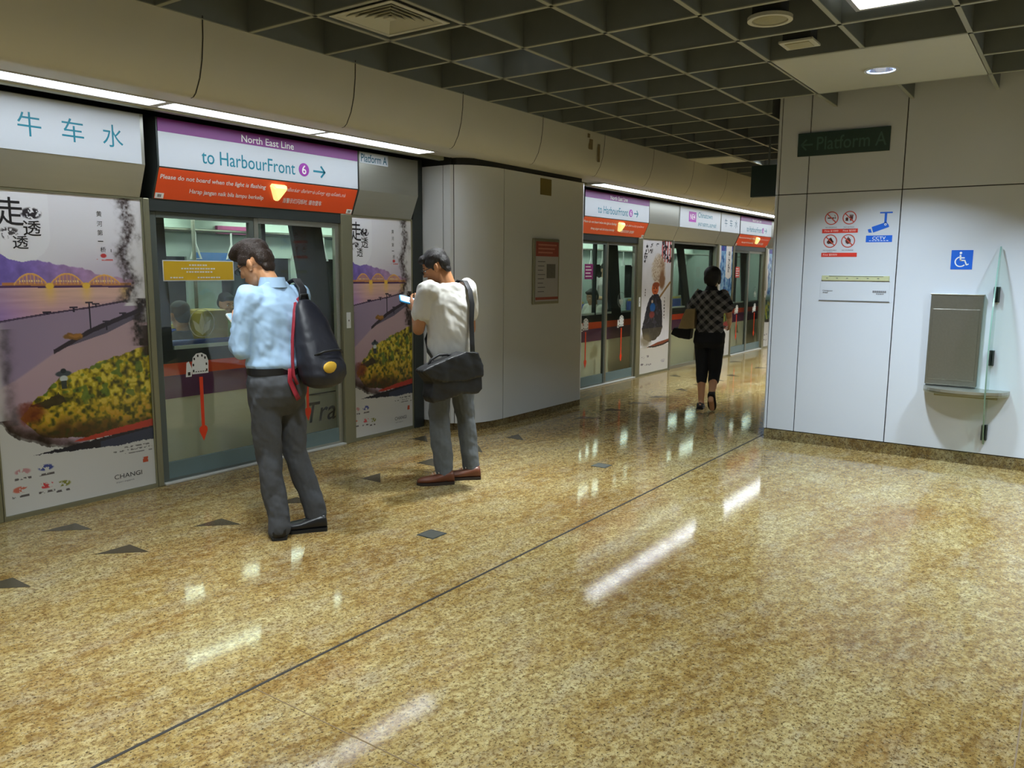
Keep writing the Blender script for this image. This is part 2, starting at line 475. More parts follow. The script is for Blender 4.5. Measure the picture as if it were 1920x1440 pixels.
ceil = struct(MB().box(XMIN, XMAX, YMIN, 5.6, 3.42, 3.5).build('ceiling', M['plenum']))
PAN = (5.685, 6.895, 0.69, 1.905)
for x in CX:
    if x < XMIN + 0.1 or x > XMAX - 0.1: continue
    segs = [(YMIN, 4.31)]
    if x > 7.45 and x < 9.75: segs = [(2.45, 4.31)]
    elif abs(x - 6.29) < 0.1: segs = [(YMIN, PAN[2]), (PAN[3], 4.31)]
    b = MB()
    for (y0, y1) in segs: b.box(x - 0.011, x + 0.011, y0, y1, 3.004, 3.30)
    bf = b.build('baffle', M['baffle'], ceil)
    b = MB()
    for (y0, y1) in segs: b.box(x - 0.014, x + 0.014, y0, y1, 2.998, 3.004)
    b.build('bounce_strip', M['baffle_bounce'], bf)  # thin strip added under the fin to carry the painted bounce light
for y in CY:
    if y < 2.3:
        spans = [(XMIN, PAN[0]), (PAN[1], 7.50)] if abs(y - 1.295) < 0.1 else [(XMIN, 7.50)]
        if y > YMIN + 0.2: spans.append((9.75, XMAX))
    else: spans = [(XMIN, XMAX)]
    b = MB()
    for (x0, x1) in spans: b.box(x0, x1, y - 0.011, y + 0.011, 3.004, 3.30)
    bf = b.build('baffle', M['baffle'], ceil)
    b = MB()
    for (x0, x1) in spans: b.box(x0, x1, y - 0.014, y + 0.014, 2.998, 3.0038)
    b.build('bounce_strip', M['baffle_bounce'], bf)

# white wall on the right: cladding panels with dark seams on a lift-shaft block
wr = struct(MB().box(7.535, 9.7, YMIN, 2.37, 0.0, 3.42).build('wall_right', M['seam']))
YS = [2.385, 2.36, 2.105, 1.325, 0.10, -1.10, -2.30, -3.5, -4.7, -5.9, YMIN]
p = MB()
for a, c in zip(YS[1:-1], YS[2:]):
    for (z0, z1) in ((0.105, 2.268), (2.276, 3.40)):
        p.box(7.52, 7.545, c + 0.004, a - 0.004, z0, z1, bev=0.002)
p.build('wall_panel', M['panel'], wr)
c = MB()
for (z0, z1) in ((0.105, 2.268), (2.276, 3.40)):
    pl = [(7.545, 2.364), (7.526, 2.364), (7.521, 2.372), (7.523, 2.384), (7.535, 2.392), (9.70, 2.392), (9.70, 2.364)]
    c.prism([(x, y, z0) for x, y in pl], (0, 0, z1 - z0))
c.build('corner_panel', M['panel'], wr)
struct(MB().box(7.522, 7.56, YMIN, 2.38, 0.0, 0.098).box(7.5605, 9.7, 2.30, 2.38, 0, 0.098).build('baseboard_right', M['skirting']))
struct(MB().box(XMIN - 0.1, XMIN, YMIN, 5.6, 0, 3.5).build('wall_back', M['panel_matt']))
struct(MB().box(XMIN, XMAX, YMIN - 0.1, YMIN, 0, 3.5).build('wall_near', M['panel_matt']))
struct(MB().box(XMAX, XMAX + 0.1, YMIN, 5.6, 0, 3.5).build('wall_far', M['panel_matt']))

# beige bulkhead above the platform edge
bk = MB()
prof = [(4.30, 3.30), (4.30, 3.02), (4.305, 2.90), (4.322, 2.78), (4.352, 2.68), (4.40, 2.60), (4.425, 2.582), (4.45, 2.578), (4.76, 2.605), (4.76, 2.66), (4.50, 2.66), (4.36, 3.30)]
bk.prism([(XMIN, y, z) for y, z in prof], (XMAX - XMIN, 0, 0))
bo = struct(bk.build('bulkhead', M['bulkhead'], smooth=True, auto=True))
sm = MB()
for k in range(-7, 20):
    x = 2.94 + 1.2 * k
    for (a, c) in zip(prof[1:7], prof[2:8]):
        n = Vector((0, -(a[1] - c[1]), (a[0] - c[0]))).normalized()
        e = 0.0018
        dy, dz = n.y * e, n.z * e
        if dy > 0: dy, dz = -dy, -dz
        sm.add([(x - 0.004, a[0] + dy, a[1] + dz), (x + 0.004, a[0] + dy, a[1] + dz), (x + 0.004, c[0] + dy, c[1] + dz), (x - 0.004, c[0] + dy, c[1] + dz)], [(0, 1, 2, 3)])
sm.build('seam', M['seam'], bo)
st = MB()
for (x, z, a, c) in ((7.45, 2.87, 0.03, 0.05), (7.62, 2.80, 0.015, 0.09), (7.40, 2.95, 0.02, 0.02)):
    st.box(x - a, x + a, 4.297, 4.312, z - c, z + c)
st.build('stain', mat('old_tape_residue', (128, 112, 80), 0.7, var=0.4, scale=30), bo)
# soffit behind the bulkhead: pale band, lip and dark gap over the door headers
s1 = MB().box(XMIN, XMAX, 4.76, 5.02, 2.625, 2.66)
struct(s1.build('trim_1', M['soffit']))
struct(MB().box(XMIN, 5.95, 5.02, 5.085, 2.59, 2.66, bev=0.008).box(8.55, XMAX, 5.02, 5.085, 2.59, 2.66, bev=0.008).build('trim_2', M['alu_olive']))
struct(MB().box(XMIN, XMAX, 5.02, 5.6, 2.66, 3.42).box(XMIN, XMAX, 4.45, 5.02, 2.67, 3.42).build('trim_3', M['black_gap']))

# strip lights along the platform edge
def strip_light(x0, x1, label):
    t = thing('strip_light', label, 'light fitting', ((x0 + x1) / 2, 4.89, 2.60), 'strip lights along the platform edge')
    MB().box(x0 + 0.028, x1 - 0.028, 4.788, 4.980, 2.603, 2.612, bev=0.003).build('diffuser', M['strip'], t)
    MB().box(x0, x1, 4.77, 4.788, 2.600, 2.625).box(x0, x1, 4.98, 5.02, 2.600, 2.625).box(x0, x0 + 0.028, 4.788, 4.98, 2.601, 2.625).box(x1 - 0.028, x1, 4.788, 4.98, 2.601, 2.625).build('housing', M['soffit'], t)
xs = [-5.9 + 0, -4.75, -3.45, -2.15, -0.86, 0.43, 1.725, 3.02, 4.325, 5.58]
for a, c, lb in zip(xs[6:], xs[7:], ('long white strip light at the far left above the three-character station sign',
                                     'long white strip light above the left half of the nearest purple banded door sign',
                                     'long white strip light ending just before the white pillar')):
    strip_light(a, c, lb)
for a, c in zip(xs[:6], xs[1:7]): strip_light(a, c, 'white strip light above the platform edge beyond the left of the view')
xf = [8.62 + 1.3 * k for k in range(0, 17)]
names = ['first', 'second', 'third', 'fourth', 'fifth', 'sixth']
for i, (a, c) in enumerate(zip(xf[:-1], xf[1:])):
    strip_light(a, c, ('%s strip light beyond the pillar, above the far platform doors' % names[i]) if i < 6 else 'strip light far along the platform behind the white wall')

# ------------------------------------------------------------------ pillar
pt = thing('platform_pillar', 'white clad pillar with rounded corner standing between the two sets of platform doors', 'pillar', (7.05, 5.1, 0))
def pil(pl, z0, z1, name, m, sm=False):
    return MB().prism([(x, y, z0) for x, y in pl], (0, 0, z1 - z0)).build(name, m, pt, smooth=sm, auto=True)
arc = []
for i in range(0, 9):
    t = PI / 2 * i / 8
    arc.append((6.53 - 0.50 * math.cos(t), 4.985 - 0.245 * math.sin(t)))
core = [(6.03, 5.5), (6.03, 5.0)] + [(x + 0.03, y + 0.03) for x, y in arc] + [(8.07, 4.77), (8.09, 5.5)]
pil(core, 0.0, 2.655, 'core', M['seam'])
ins = lambda p: [(x + 0.02, y + 0.02) for x, y in p][::-1]
pil([(6.0, 5.40), (6.0, 5.082), (6.035, 5.082), (6.035, 5.40)], 0.07, 2.555, 'left_panel', M['panel_matt'])
pil([(6.0, 5.074), (6.0, 4.99), (6.022, 4.968), (6.045, 4.99), (6.045, 5.074)], 0.07, 2.555, 'edge_panel', M['panel_matt'])
a2 = [(6.025, 4.962)] + arc[1:-1] + [(6.524, 4.74)]
pil(a2 + [(6.524, 4.775)] + [(x + 0.035, y + 0.035) for x, y in arc[1:-1]][::-1] + [(6.06, 4.985)], 0.07, 2.555, 'curved_panel', M['panel_matt'], True)
pil([(6.532, 4.74), (8.06, 4.74), (8.10, 4.755), (8.115, 4.79), (8.115, 5.40), (8.06, 5.40), (8.06, 4.775), (6.532, 4.775)], 0.07, 2.555, 'front_panel', M['panel_matt'])
pil([(6.012, 5.45), (6.012, 4.985)] + [(x + 0.012, y + 0.012) for x, y in arc] + [(8.09, 4.752), (8.103, 4.79), (8.103, 5.45)], 0.0, 0.066, 'skirting', M['skirting'])
# framed notice and small tag on the pillar
nt_ = thing('framed_notice', 'grey framed notice with red header on the front of the white pillar', 'notice', (7.28, 4.74, 1.21))
MB().box(7.03, 7.53, 4.715, 4.7395, 1.215, 1.905, bev=0.006).build('frame', M['alu_olive'], nt_)
MB().box(7.06, 7.50, 4.711, 4.716, 1.245, 1.875).build('sheet', mat('notice_sheet', (176, 172, 170), 0.3), nt_)
MB().box(7.06, 7.50, 4.708, 4.7115, 1.72, 1.875).build('red_header', mat('faded_red_header', (150, 66, 46), 0.4, var=0.25, scale=40), nt_)
MB().box(7.06, 7.50, 4.708, 4.7115, 1.262, 1.29).build('red_footer', mat('faded_red_footer', (150, 66, 46), 0.4, var=0.25, scale=40), nt_)
MB().box(7.27, 7.44, 4.708, 4.7115, 1.49, 1.64).build('picture', mat('notice_picture', (104, 100, 92), 0.4, var=0.3, scale=30), nt_)
l_ = MB()
for i, z in enumerate((1.84, 1.80, 1.76)): l_.box(7.10, 7.46 - 0.04 * i, 4.7065, 4.7085, z - 0.008, z + 0.008)
l_.build('lettering', mat('notice_lettering', (190, 120, 100), 0.5), nt_)
l_ = MB()
for i in range(8): l_.box(7.10, 7.24 - 0.02 * (i % 3), 4.709, 4.7115, 1.66 - 0.045 * i, 1.668 - 0.045 * i)
l_.build('small_print', M['ink_grey'], nt_)
tag(MB().box(7.17, 7.38, 4.733, 4.7405, 2.36, 2.53, bev=0.003).build('wall_tag', mat('olive_tag', (112, 96, 34), 0.5, var=0.15), loc=(7.27, 4.74, 2.36)), 'small square olive tag high on the pillar above the framed notice', 'tag')

# ------------------------------------------------------------------ ceiling fittings
v = thing('air_vent', 'square louvred air diffuser set in a ceiling cell near the beige bulkhead', 'air vent', (3.55, 3.415, 3.0))
x0, x1, y0, y1 = 3.302, 3.832, 3.152, 3.672
def sq_ring(mb, a, z_out, z_in, wd, cx=3.567, cy=3.412):
    o = [(cx - a, cy - a, z_out), (cx + a, cy - a, z_out), (cx + a, cy + a, z_out), (cx - a, cy + a, z_out)]
    b = a - wd
    i = [(cx - b, cy - b, z_in), (cx + b, cy - b, z_in), (cx + b, cy + b, z_in), (cx - b, cy + b, z_in)]
    t = 0.004
    vs = o + i + [(x, y, z + t) for x, y, z in o + i]
    fs = []
    for k in range(4):
        n = (k + 1) % 4
        fs += [(k, n, 4 + n, 4 + k), (8 + k, 12 + k, 12 + n, 8 + n), (k, 8 + k, 8 + n, n), (4 + k, 4 + n, 12 + n, 12 + k)]
    mb.add(vs, fs)
b = MB(); sq_ring(b, 0.245, 3.002, 3.002, 0.030); b.build('flange', M['ceil_panel'], v)
for k in range(5):
    b = MB(); sq_ring(b, 0.215 - 0.038 * k, 3.006, 3.034, 0.030); b.build('louvre', M['ceil_panel'], v)
MB().box(3.54, 3.594, 3.385, 3.439, 3.006, 3.012).build('centre_plate', M['ceil_panel'], v)
MB().box(3.33, 3.80, 3.18, 3.645, 3.06, 3.25).build('plenum_box', M['plenum'], v)
sp = thing('ceiling_speaker', 'round cream speaker grille in a ceiling cell left of the pale panel', 'speaker', (4.775, 1.6, 3.0))
b = MB(); b.disc((4.775, 1.6, 2.995), (1, 0, 0), (0, 1, 0), 0.125, (0, 0, 0.02), 32, 0, 0.10); b.build('rim', M['ceil_panel'], sp)
b = MB(); b.ell((4.775, 1.6, 3.008), ((0.102, 0, 0), (0, 0.102, 0), (0, 0, 0.016)), 28, 8); b.build('grille', mat('speaker_mesh', (150, 146, 116), 0.6, var=0.25, scale=200), sp)
MB().box(4.70, 4.85, 1.52, 1.68, 3.015, 3.12).build('back_box', M['plenum'], sp)
sn = thing('ceiling_panel_plate', 'small rectangular cream plate in the ceiling cell beside the round speaker', 'ceiling plate', (5.38, 1.6, 3.0))
MB().box(5.28, 5.47, 1.50, 1.71, 2.997, 3.012, bev=0.003).build('flange', M['ceil_panel'], sn)
MB().box(5.31, 5.44, 1.53, 1.68, 2.992, 2.999, bev=0.003).build('cover', mat('cream_cover', (164, 160, 128), 0.5), sn)
MB().box(5.30, 5.45, 1.52, 1.69, 3.012, 3.12).build('back_box', M['plenum'], sn)
pn = thing('ceiling_access_panel', 'large pale flat ceiling panel over the white wall with a downlight in it', 'ceiling panel', (6.29, 1.3, 3.0))
b = MB()
hx, hy, hr = 6.33, 1.31, 0.098
n = 32
ring = [(hx + hr * math.cos(2 * PI * i / n), hy + hr * math.sin(2 * PI * i / n)) for i in range(n)]
def edge_pt(i):
    t = 2 * PI * i / n; c_, s_ = math.cos(t), math.sin(t)
    X0, X1, Y0, Y1 = PAN[0] + 0.012, PAN[1] - 0.012, PAN[2] + 0.012, PAN[3] - 0.012
    k = 1e9
    if c_ > 1e-6: k = min(k, (X1 - hx) / c_)
    if c_ < -1e-6: k = min(k, (X0 - hx) / c_)
    if s_ > 1e-6: k = min(k, (Y1 - hy) / s_)
    if s_ < -1e-6: k = min(k, (Y0 - hy) / s_)
    return (hx + c_ * k, hy + s_ * k)
X0, X1, Y0, Y1 = PAN[0] + 0.012, PAN[1] - 0.012, PAN[2] + 0.012, PAN[3] - 0.012
outer = [edge_pt(i) for i in range(n)]
vs_ = [(x, y, 2.998) for x, y in ring] + [(x, y, 2.998) for x, y in outer]
cor = [(X1, Y1), (X0, Y1), (X0, Y0), (X1, Y0)]
fs_ = []
for i in range(n):
    j2 = (i + 1) % n
    fs_.append((i, n + i, n + j2, j2))
co0 = len(vs_)
for (x, y) in cor: vs_.append((x, y, 2.998))
for ci, (x, y) in enumerate(cor):
    for i in range(n):
        j2 = (i + 1) % n
        (ax, ay), (bx_, by_) = outer[i], outer[j2]
        onx_ = abs(ax - x) < 1e-6 or abs(ay - y) < 1e-6
        ony_ = abs(bx_ - x) < 1e-6 or abs(by_ - y) < 1e-6
        if onx_ and ony_ and not (abs(ax - bx_) < 1e-6 or abs(ay - by_) < 1e-6): fs_.append((n + i, co0 + ci, n + j2))
b.add(vs_, fs_)
b.box(X0, X1, Y0, Y0 + 0.01, 2.999, 3.02); b.box(X0, X1, Y1 - 0.01, Y1, 2.999, 3.02); b.box(X0, X0 + 0.01, Y0, Y1, 2.999, 3.02); b.box(X1 - 0.01, X1, Y0, Y1, 2.999, 3.02)
b.build('sheet', M['ceil_panel'], pn)
cp2 = thing('ceiling_access_panel', 'small beige flat ceiling panel far along the grid beside the bulkhead', 'ceiling panel', (10.2, 4.0, 3.0))
MB().box(9.94, 10.51, 3.73, 4.295, 2.992, 3.02, bev=0.003).build('sheet', M['ceil_panel'], cp2)
dl = thing('downlight', 'round bluish white downlight in the pale ceiling panel', 'light fitting', (hx, hy, 3.0))
b = MB(); b.disc((hx, hy, 2.990), (1, 0, 0), (0, 1, 0), 0.112, (0, 0, 0.008), 32, 0, 0.095); b.build('trim_ring', M['sign_white'], dl)
b = MB()
b.loft([((hx, hy, 2.998), (0.096, 0, 0), (0, 0.096, 0)), ((hx, hy, 3.03), (0.088, 0, 0), (0, 0.088, 0)), ((hx, hy, 3.09), (0.05, 0, 0), (0, 0.05, 0))], 28, 0, False)
b.build('reflector', mat('downlight_reflector', (225, 232, 245), 0.12, metal=0.9), dl, smooth=True)
b = MB(); b.ell((hx, hy, 3.06), ((0.05, 0, 0), (0, 0.05, 0), (0, 0, 0.035)), 16, 8); b.build('bulb', M['down_lamp'], dl, smooth=True)

lum_names = {0: 'bright square ceiling luminaire at the top edge of the view'}
for i, (x, y) in enumerate(LAMP_CELLS + FAR_LAMPS):
    t = thing('ceiling_luminaire', lum_names.get(i, 'square ceiling luminaire in a grid cell outside the view'), 'light fitting', (x, y, 3.0), 'square luminaires in the ceiling cells')
    b = MB(); b.box(x - 0.17, x + 0.17, y - 0.17, y - 0.145, 2.99, 3.03); b.box(x - 0.17, x + 0.17, y + 0.145, y + 0.17, 2.99, 3.03); b.box(x - 0.17, x - 0.145, y - 0.145, y + 0.145, 2.99, 3.03); b.box(x + 0.145, x + 0.17, y - 0.145, y + 0.145, 2.99, 3.03)
    b.build('frame', M['alu'], t)
    MB().box(x - 0.145, x + 0.145, y - 0.145, y + 0.145, 2.998, 3.02).build('diffuser', M['cell_lamp'], t)

for i, (x, y) in enumerate(FILL_LAMPS):
    t = thing('fill_lamp', 'round fill lamp added deep in a ceiling cell over the platform, hidden by the grid', 'light fitting', (x, y, 3.24), 'added fill lamps over the platform')
    b = MB(); b.loft([((x, y, 3.245), (0.13, 0, 0), (0, 0.13, 0)), ((x, y, 3.41), (0.13, 0, 0), (0, 0.13, 0))], 24); b.build('can', M['plenum'], t)
    b = MB(); b.disc((x, y, 3.238), (1, 0, 0), (0, 1, 0), 0.11, (0, 0, 0.006), 24); b.build('lens', M['fill_lens'], t)

# ------------------------------------------------------------------ floor inlays and covers
def inlay(x, y, mirror, label):
    d = 0.2 * (1 if mirror else -1)
    o = MB().prism([(x, y, 0.0002), (x + d, y, 0.0002), (x, y - 0.2, 0.0002)], (0, 0, 0.0012)).build('floor_inlay', M['inlay'], loc=(x, y, 0))
    tag(o, label, 'floor marker', 'dark triangular floor inlays before the doors')
rowL = [-2.37, -1.75, -1.145, -0.545]; rowR = [0.08, 0.70, 1.33, 1.96]
ordn = ['first', 'second', 'third', 'fourth', 'fifth', 'sixth', 'seventh', 'eighth']
for di, (C, where) in enumerate(((4.09, 'nearest doors'), (9.84, 'doors beyond the pillar'), (15.55, 'farthest doors'))):
    k = 0
    for dx in rowL: inlay(C + dx, 4.34, False, 'dark floor triangle, %s from the left in the row before the %s' % (ordn[k], where)); k += 1
    for dx in rowR: inlay(C + dx, 4.35, True, 'dark floor triangle, %s from the left in the row before the %s' % (ordn[k], where)); k += 1
    inlay(C - 1.74, 4.98, False, 'dark floor triangle set close to the left side of the %s' % where)
    inlay(C + 1.37, 5.02, True, 'dark floor triangle set close to the right side of the %s' % where)
for (x, y, lb) in ((3.51, 3.07, 'small square metal floor cover right of the man in the blue shirt'), (5.63, 3.09, 'small square metal floor cover in the open floor beyond the pillar corner')):
    t = thing('floor_cover', lb, 'floor cover', (x, y, 0), 'square metal floor covers')
    MB().box(x - 0.065, x + 0.065, y - 0.065, y + 0.065, 0.0002, 0.0022).build('frame', M['steel_dark'], t)
    MB().box(x - 0.055, x + 0.055, y - 0.055, y + 0.055, 0.0022, 0.0034).build('plate', M['floor_metal'], t)

# ------------------------------------------------------------------ platform screen: door units, headers, posters
US = Vector((0, -0.09, 0.21)).normalized()              # up direction on the tilted lower header
def slope_pt(x, t, lift=0.0):                            # t = 0 at the crease, 1 at the lower edge
    n = Vector((0, -0.21, -0.09)).normalized()
    return Vector((x, 5.25 + 0.09 * t, 2.26 - 0.21 * t)) + n * lift

def header_body(t, x0, x1, m):
    pr = [(5.25, 2.59), (5.25, 2.26), (5.34, 2.05), (5.46, 2.05), (5.46, 2.59)]
    MB().prism([(x0, y, z) for y, z in pr], (x1 - x0, 0, 0)).build('casing', m, t)
def slope_plate(mb, x0, x1, t0, t1, th=0.003, m=0):
    n = Vector((0, -0.21, -0.09)).normalized()
    mb.prism([slope_pt(x0, t0), slope_pt(x1, t0), slope_pt(x1, t1), slope_pt(x0, t1)], n * th, m)

def door_header(x0, x1, label, sc=1.0):
    t = thing('door_header_sign', label, 'sign', ((x0 + x1) / 2, 5.3, 2.05), 'purple banded signs over the platform doors')
    header_body(t, x0, x1, M['steel_dark'])
    a, b = x0 + 0.012, x1 - 0.012; wd = b - a; cx = (a + b) / 2
    MB().box(a, b, 5.246, 5.25, 2.265, 2.498).build('white_panel', M['sign_white'], t)
    MB().box(a, b, 5.245, 5.25, 2.4985, 2.587).build('purple_band', M['sign_purple'], t)
    o = MB(); slope_plate(o, a, b, 0.02, 0.985); o.build('orange_band', M['sign_orange'], t)
    L = MB(); text(L, 'North East Line', (cx - 0.01, 5.2442, 2.537), PX, PZ, w=0.49 * sc, h=0.052, bold=0.008); L.build('line_name', M['white_ink'], t)
    L = MB(); text(L, 'to HarbourFront', (x0 + 0.76 * sc, 5.2445, 2.367), PX, PZ, w=0.84 * sc, h=0.098, bold=0.003); L.build('destination', M['teal'], t)
    L = MB(); arrow(L, (x0 + 1.43 * sc, 5.2455, 2.367), PX, PZ, 0.125, 0.016, 0.045, 0); L.build('direction_arrow', M['teal'], t)
    L = MB(); L.disc((x0 + 1.27 * sc, 5.246, 2.367), (1, 0, 0), (0, 0, 1), 0.052, (0, -0.0025, 0)); bd = L.build('number_badge', mat('magenta_badge', (158, 58, 168), 0.4), t)
    L = MB(); text(L, '6', (x0 + 1.27 * sc, 5.2425, 2.367), PX, PZ, h=0.072, bold=0.012); L.build('number', M['white_ink'], bd)
    for s_, dx, tt, w_, h_, bd in (('Please do not board when the light is flashing', 0.47, 0.30, 0.88, 0.042, 0.012), ('Harap jangan naik bila lampu berkelip', 0.59, 0.68, 0.64, 0.042, 0.012),
                                   ('விளக்கு மின்னும் போது ஏற வேண்டாம்', 1.43, 0.30, 0.62, 0.042, 0.004), ('当警示灯闪烁时, 请勿登车', 1.30, 0.68, 0.40, 0.044, 0.010)):
        L = MB(); text(L, s_, slope_pt(x0 + dx * sc, tt, 0.0042), PX, US, w=w_ * sc, h=h_, bold=bd); L.build('warning_text', M['white_ink'], t)
    # triangular warning lamp
    n = Vector((0, -0.21, -0.09)).normalized(); lx = x0 + 1.02 * sc
    def tri(r, lift):
        pts = [(-0.085, 0.06), (0.085, 0.06), (0.0, -0.085)]
        out = []
        for k in range(3):
            p0 = Vector((*pts[k], 0)); pa = Vector((*pts[k - 1], 0)); pb = Vector((*pts[(k + 1) % 3], 0))
            for q in (pa, pb):
                d = (q - p0).normalized() * 0.022
                w_ = (p0 + d) * r
                out.append(slope_pt(lx, 0.40, lift) + PX * w_.x + US * w_.y)
        return out
    lam = MB()
    r0, r1, r2 = tri(1.0, 0.003), tri(1.0, 0.03), tri(0.72, 0.05)
    vs_ = r0 + r1 + r2; k = 6
    fs_ = [tuple(range(k))[::-1], tuple(range(2 * k, 3 * k))]
    for q in range(2):
        for i in range(k): fs_.append((q * k + i, q * k + (i + 1) % k, (q + 1) * k + (i + 1) % k, (q + 1) * k + i))
    lam.add(vs_, fs_); lam.build('warning_lamp', M['yellow_lens'], t)
    for xx in (a + 0.035, b - 0.035):
        o = MB(); slope_plate(o, xx - 0.032, xx + 0.032, 0.80, 0.97, 0.0042); tg = o.build('number_tag', M['vinyl_white'], t)
        L = MB()
        for q in (-0.014, -0.004, 0.006): slope_plate(L, xx + q, xx + q + 0.007, 0.84, 0.93, 0.0047)
        L.build('tag_marks', M['ink_grey'], tg)
    return t

DC = [4.09, 9.84, 15.55]
door_header(3.19, 5.065, 'nearest purple and orange platform door sign, directly over the man in the blue shirt')
door_header(8.96, 10.815, 'purple and orange platform door sign just beyond the white pillar')
door_header(14.60, 16.40, 'smallest purple and orange platform door sign, next to the white wall edge')

def plain_header(x0, x1, label):
    t = thing('header_panel', label, 'panel', ((x0 + x1) / 2, 5.3, 2.05), 'plain steel header panels')
    header_body(t, x0, x1, M['steel_grey'])
    return t
h1 = plain_header(5.075, 5.835, 'plain steel header panel with a small Platform A plate, beside the nearest door sign')
pl_ = MB().box(5.082, 5.43, 5.2455, 5.25, 2.492, 2.585).build('name_plate', M['sign_white'], h1)
L = MB(); text(L, 'Platform A', (5.256, 5.2448, 2.538), PX, PZ, w=0.32, h=0.07, bold=0.01); L.build('lettering', M['teal_dark'], pl_)
plain_header(10.825, 11.865, 'plain steel header panel right of the sign just beyond the pillar')
plain_header(16.41, 17.6, 'plain steel header panel partly hidden by the white wall edge')

s = thing('station_sign', 'large white sign with three blue Chinese characters at the upper left', 'sign', (2.2, 5.3, 2.05))
header_body(s, 1.2, 3.10, M['steel_grey'])
MB().box(1.25, 3.075, 5.245, 5.25, 2.262, 2.585).build('white_panel', M['sign_white'], s)
for ch, x in zip('牛车水', (2.375, 2.63, 2.885)):
    L = MB(); text(L, ch, (x, 5.2445, 2.42), PX, PZ, w=0.135, h=0.142, bold=0.0); L.build('lettering', M['teal'], s)
s = thing('station_sign', 'white station name sign with a magenta code square over the fixed glass panel', 'sign', (12.75, 5.3, 2.05))
header_body(s, 11.875, 13.625, M['steel_grey'])
MB().box(11.90, 13.60, 5.245, 5.25, 2.262, 2.585).build('white_panel', M['sign_white'], s)
cs = MB().box(12.24, 12.53, 5.243, 5.2455, 2.36, 2.52).build('code_square', mat('magenta_square', (176, 62, 176), 0.4), s)
L = MB(); text(L, 'NE4', (12.385, 5.2424, 2.44), PX, PZ, w=0.2, h=0.085, bold=0.012); L.build('code_text', M['white_ink'], cs)
L = MB(); text(L, 'Chinatown', (12.92, 5.2445, 2.485), PX, PZ, w=0.62, h=0.085, bold=0.008); text(L, 'சைனாடவுன்', (13.02, 5.2445, 2.345), PX, PZ, w=0.80, h=0.075, bold=0.006)
L.build('lettering', M['teal'], s)
s = thing('station_sign', 'small white sign with three faint Chinese characters far along the platform', 'sign', (14.1, 5.3, 2.05))
header_body(s, 13.635, 14.575, M['steel_grey'])
MB().box(13.65, 14.56, 5.245, 5.25, 2.262, 2.585).build('white_panel', M['sign_white'], s)
for ch, x in zip('牛车水', (13.87, 14.12, 14.37)):
    L = MB(); text(L, ch, (x, 5.2445, 2.42), PX, PZ, w=0.135, h=0.142); L.build('lettering', M['teal_dark'], s)

# posts between the panels
def post(x0, x1, label, m='alu_olive', top=2.05, tagm=False):
    t = thing('screen_post', label, 'post', ((x0 + x1) / 2, 5.38, 0))
    MB().box(x0, x1, 5.335, 5.44, 0, top, bev=0.006).build('post', M[m], t)
    if tagm:
        q = MB().box((x0 + x1) / 2 - 0.024, (x0 + x1) / 2 + 0.024, 5.331, 5.336, 1.05, 1.19, bev=0.001).build('label_plate', M['vinyl_white'], t)
        MB().box((x0 + x1) / 2 - 0.004, (x0 + x1) / 2 + 0.004, 5.3295, 5.3312, 1.11, 1.125).build('keyhole', M['ink'], q)
    return t
post(2.055, 2.095, 'narrow metal post at the far left edge of the big sunset poster')
post(3.122, 3.165, 'narrow metal post between the left sunset poster and the nearest platform door')
post(4.935, 5.055, 'wide metal post with a white label right of the nearest platform door', tagm=True)
post(5.86, 5.995, 'dark metal post between the narrow sunset poster and the white pillar', 'steel_dark', 2.62)
post(8.75, 8.92, 'metal post just behind the white pillar left of the far door', 'alu_olive', 2.5)
post(10.69, 10.825, 'metal post with a white label left of the poster of the man in black', tagm=True)
post(11.885, 11.93, 'thin metal post right of the poster of the man in black', 'alu')
post(13.815, 13.87, 'thin metal post between the fixed glass panel and the blue poster')
post(14.585, 14.625, 'thin metal post right of the blue poster')
post(16.40, 16.52, 'metal post with a white label at the far right end of the visible doors', tagm=True)

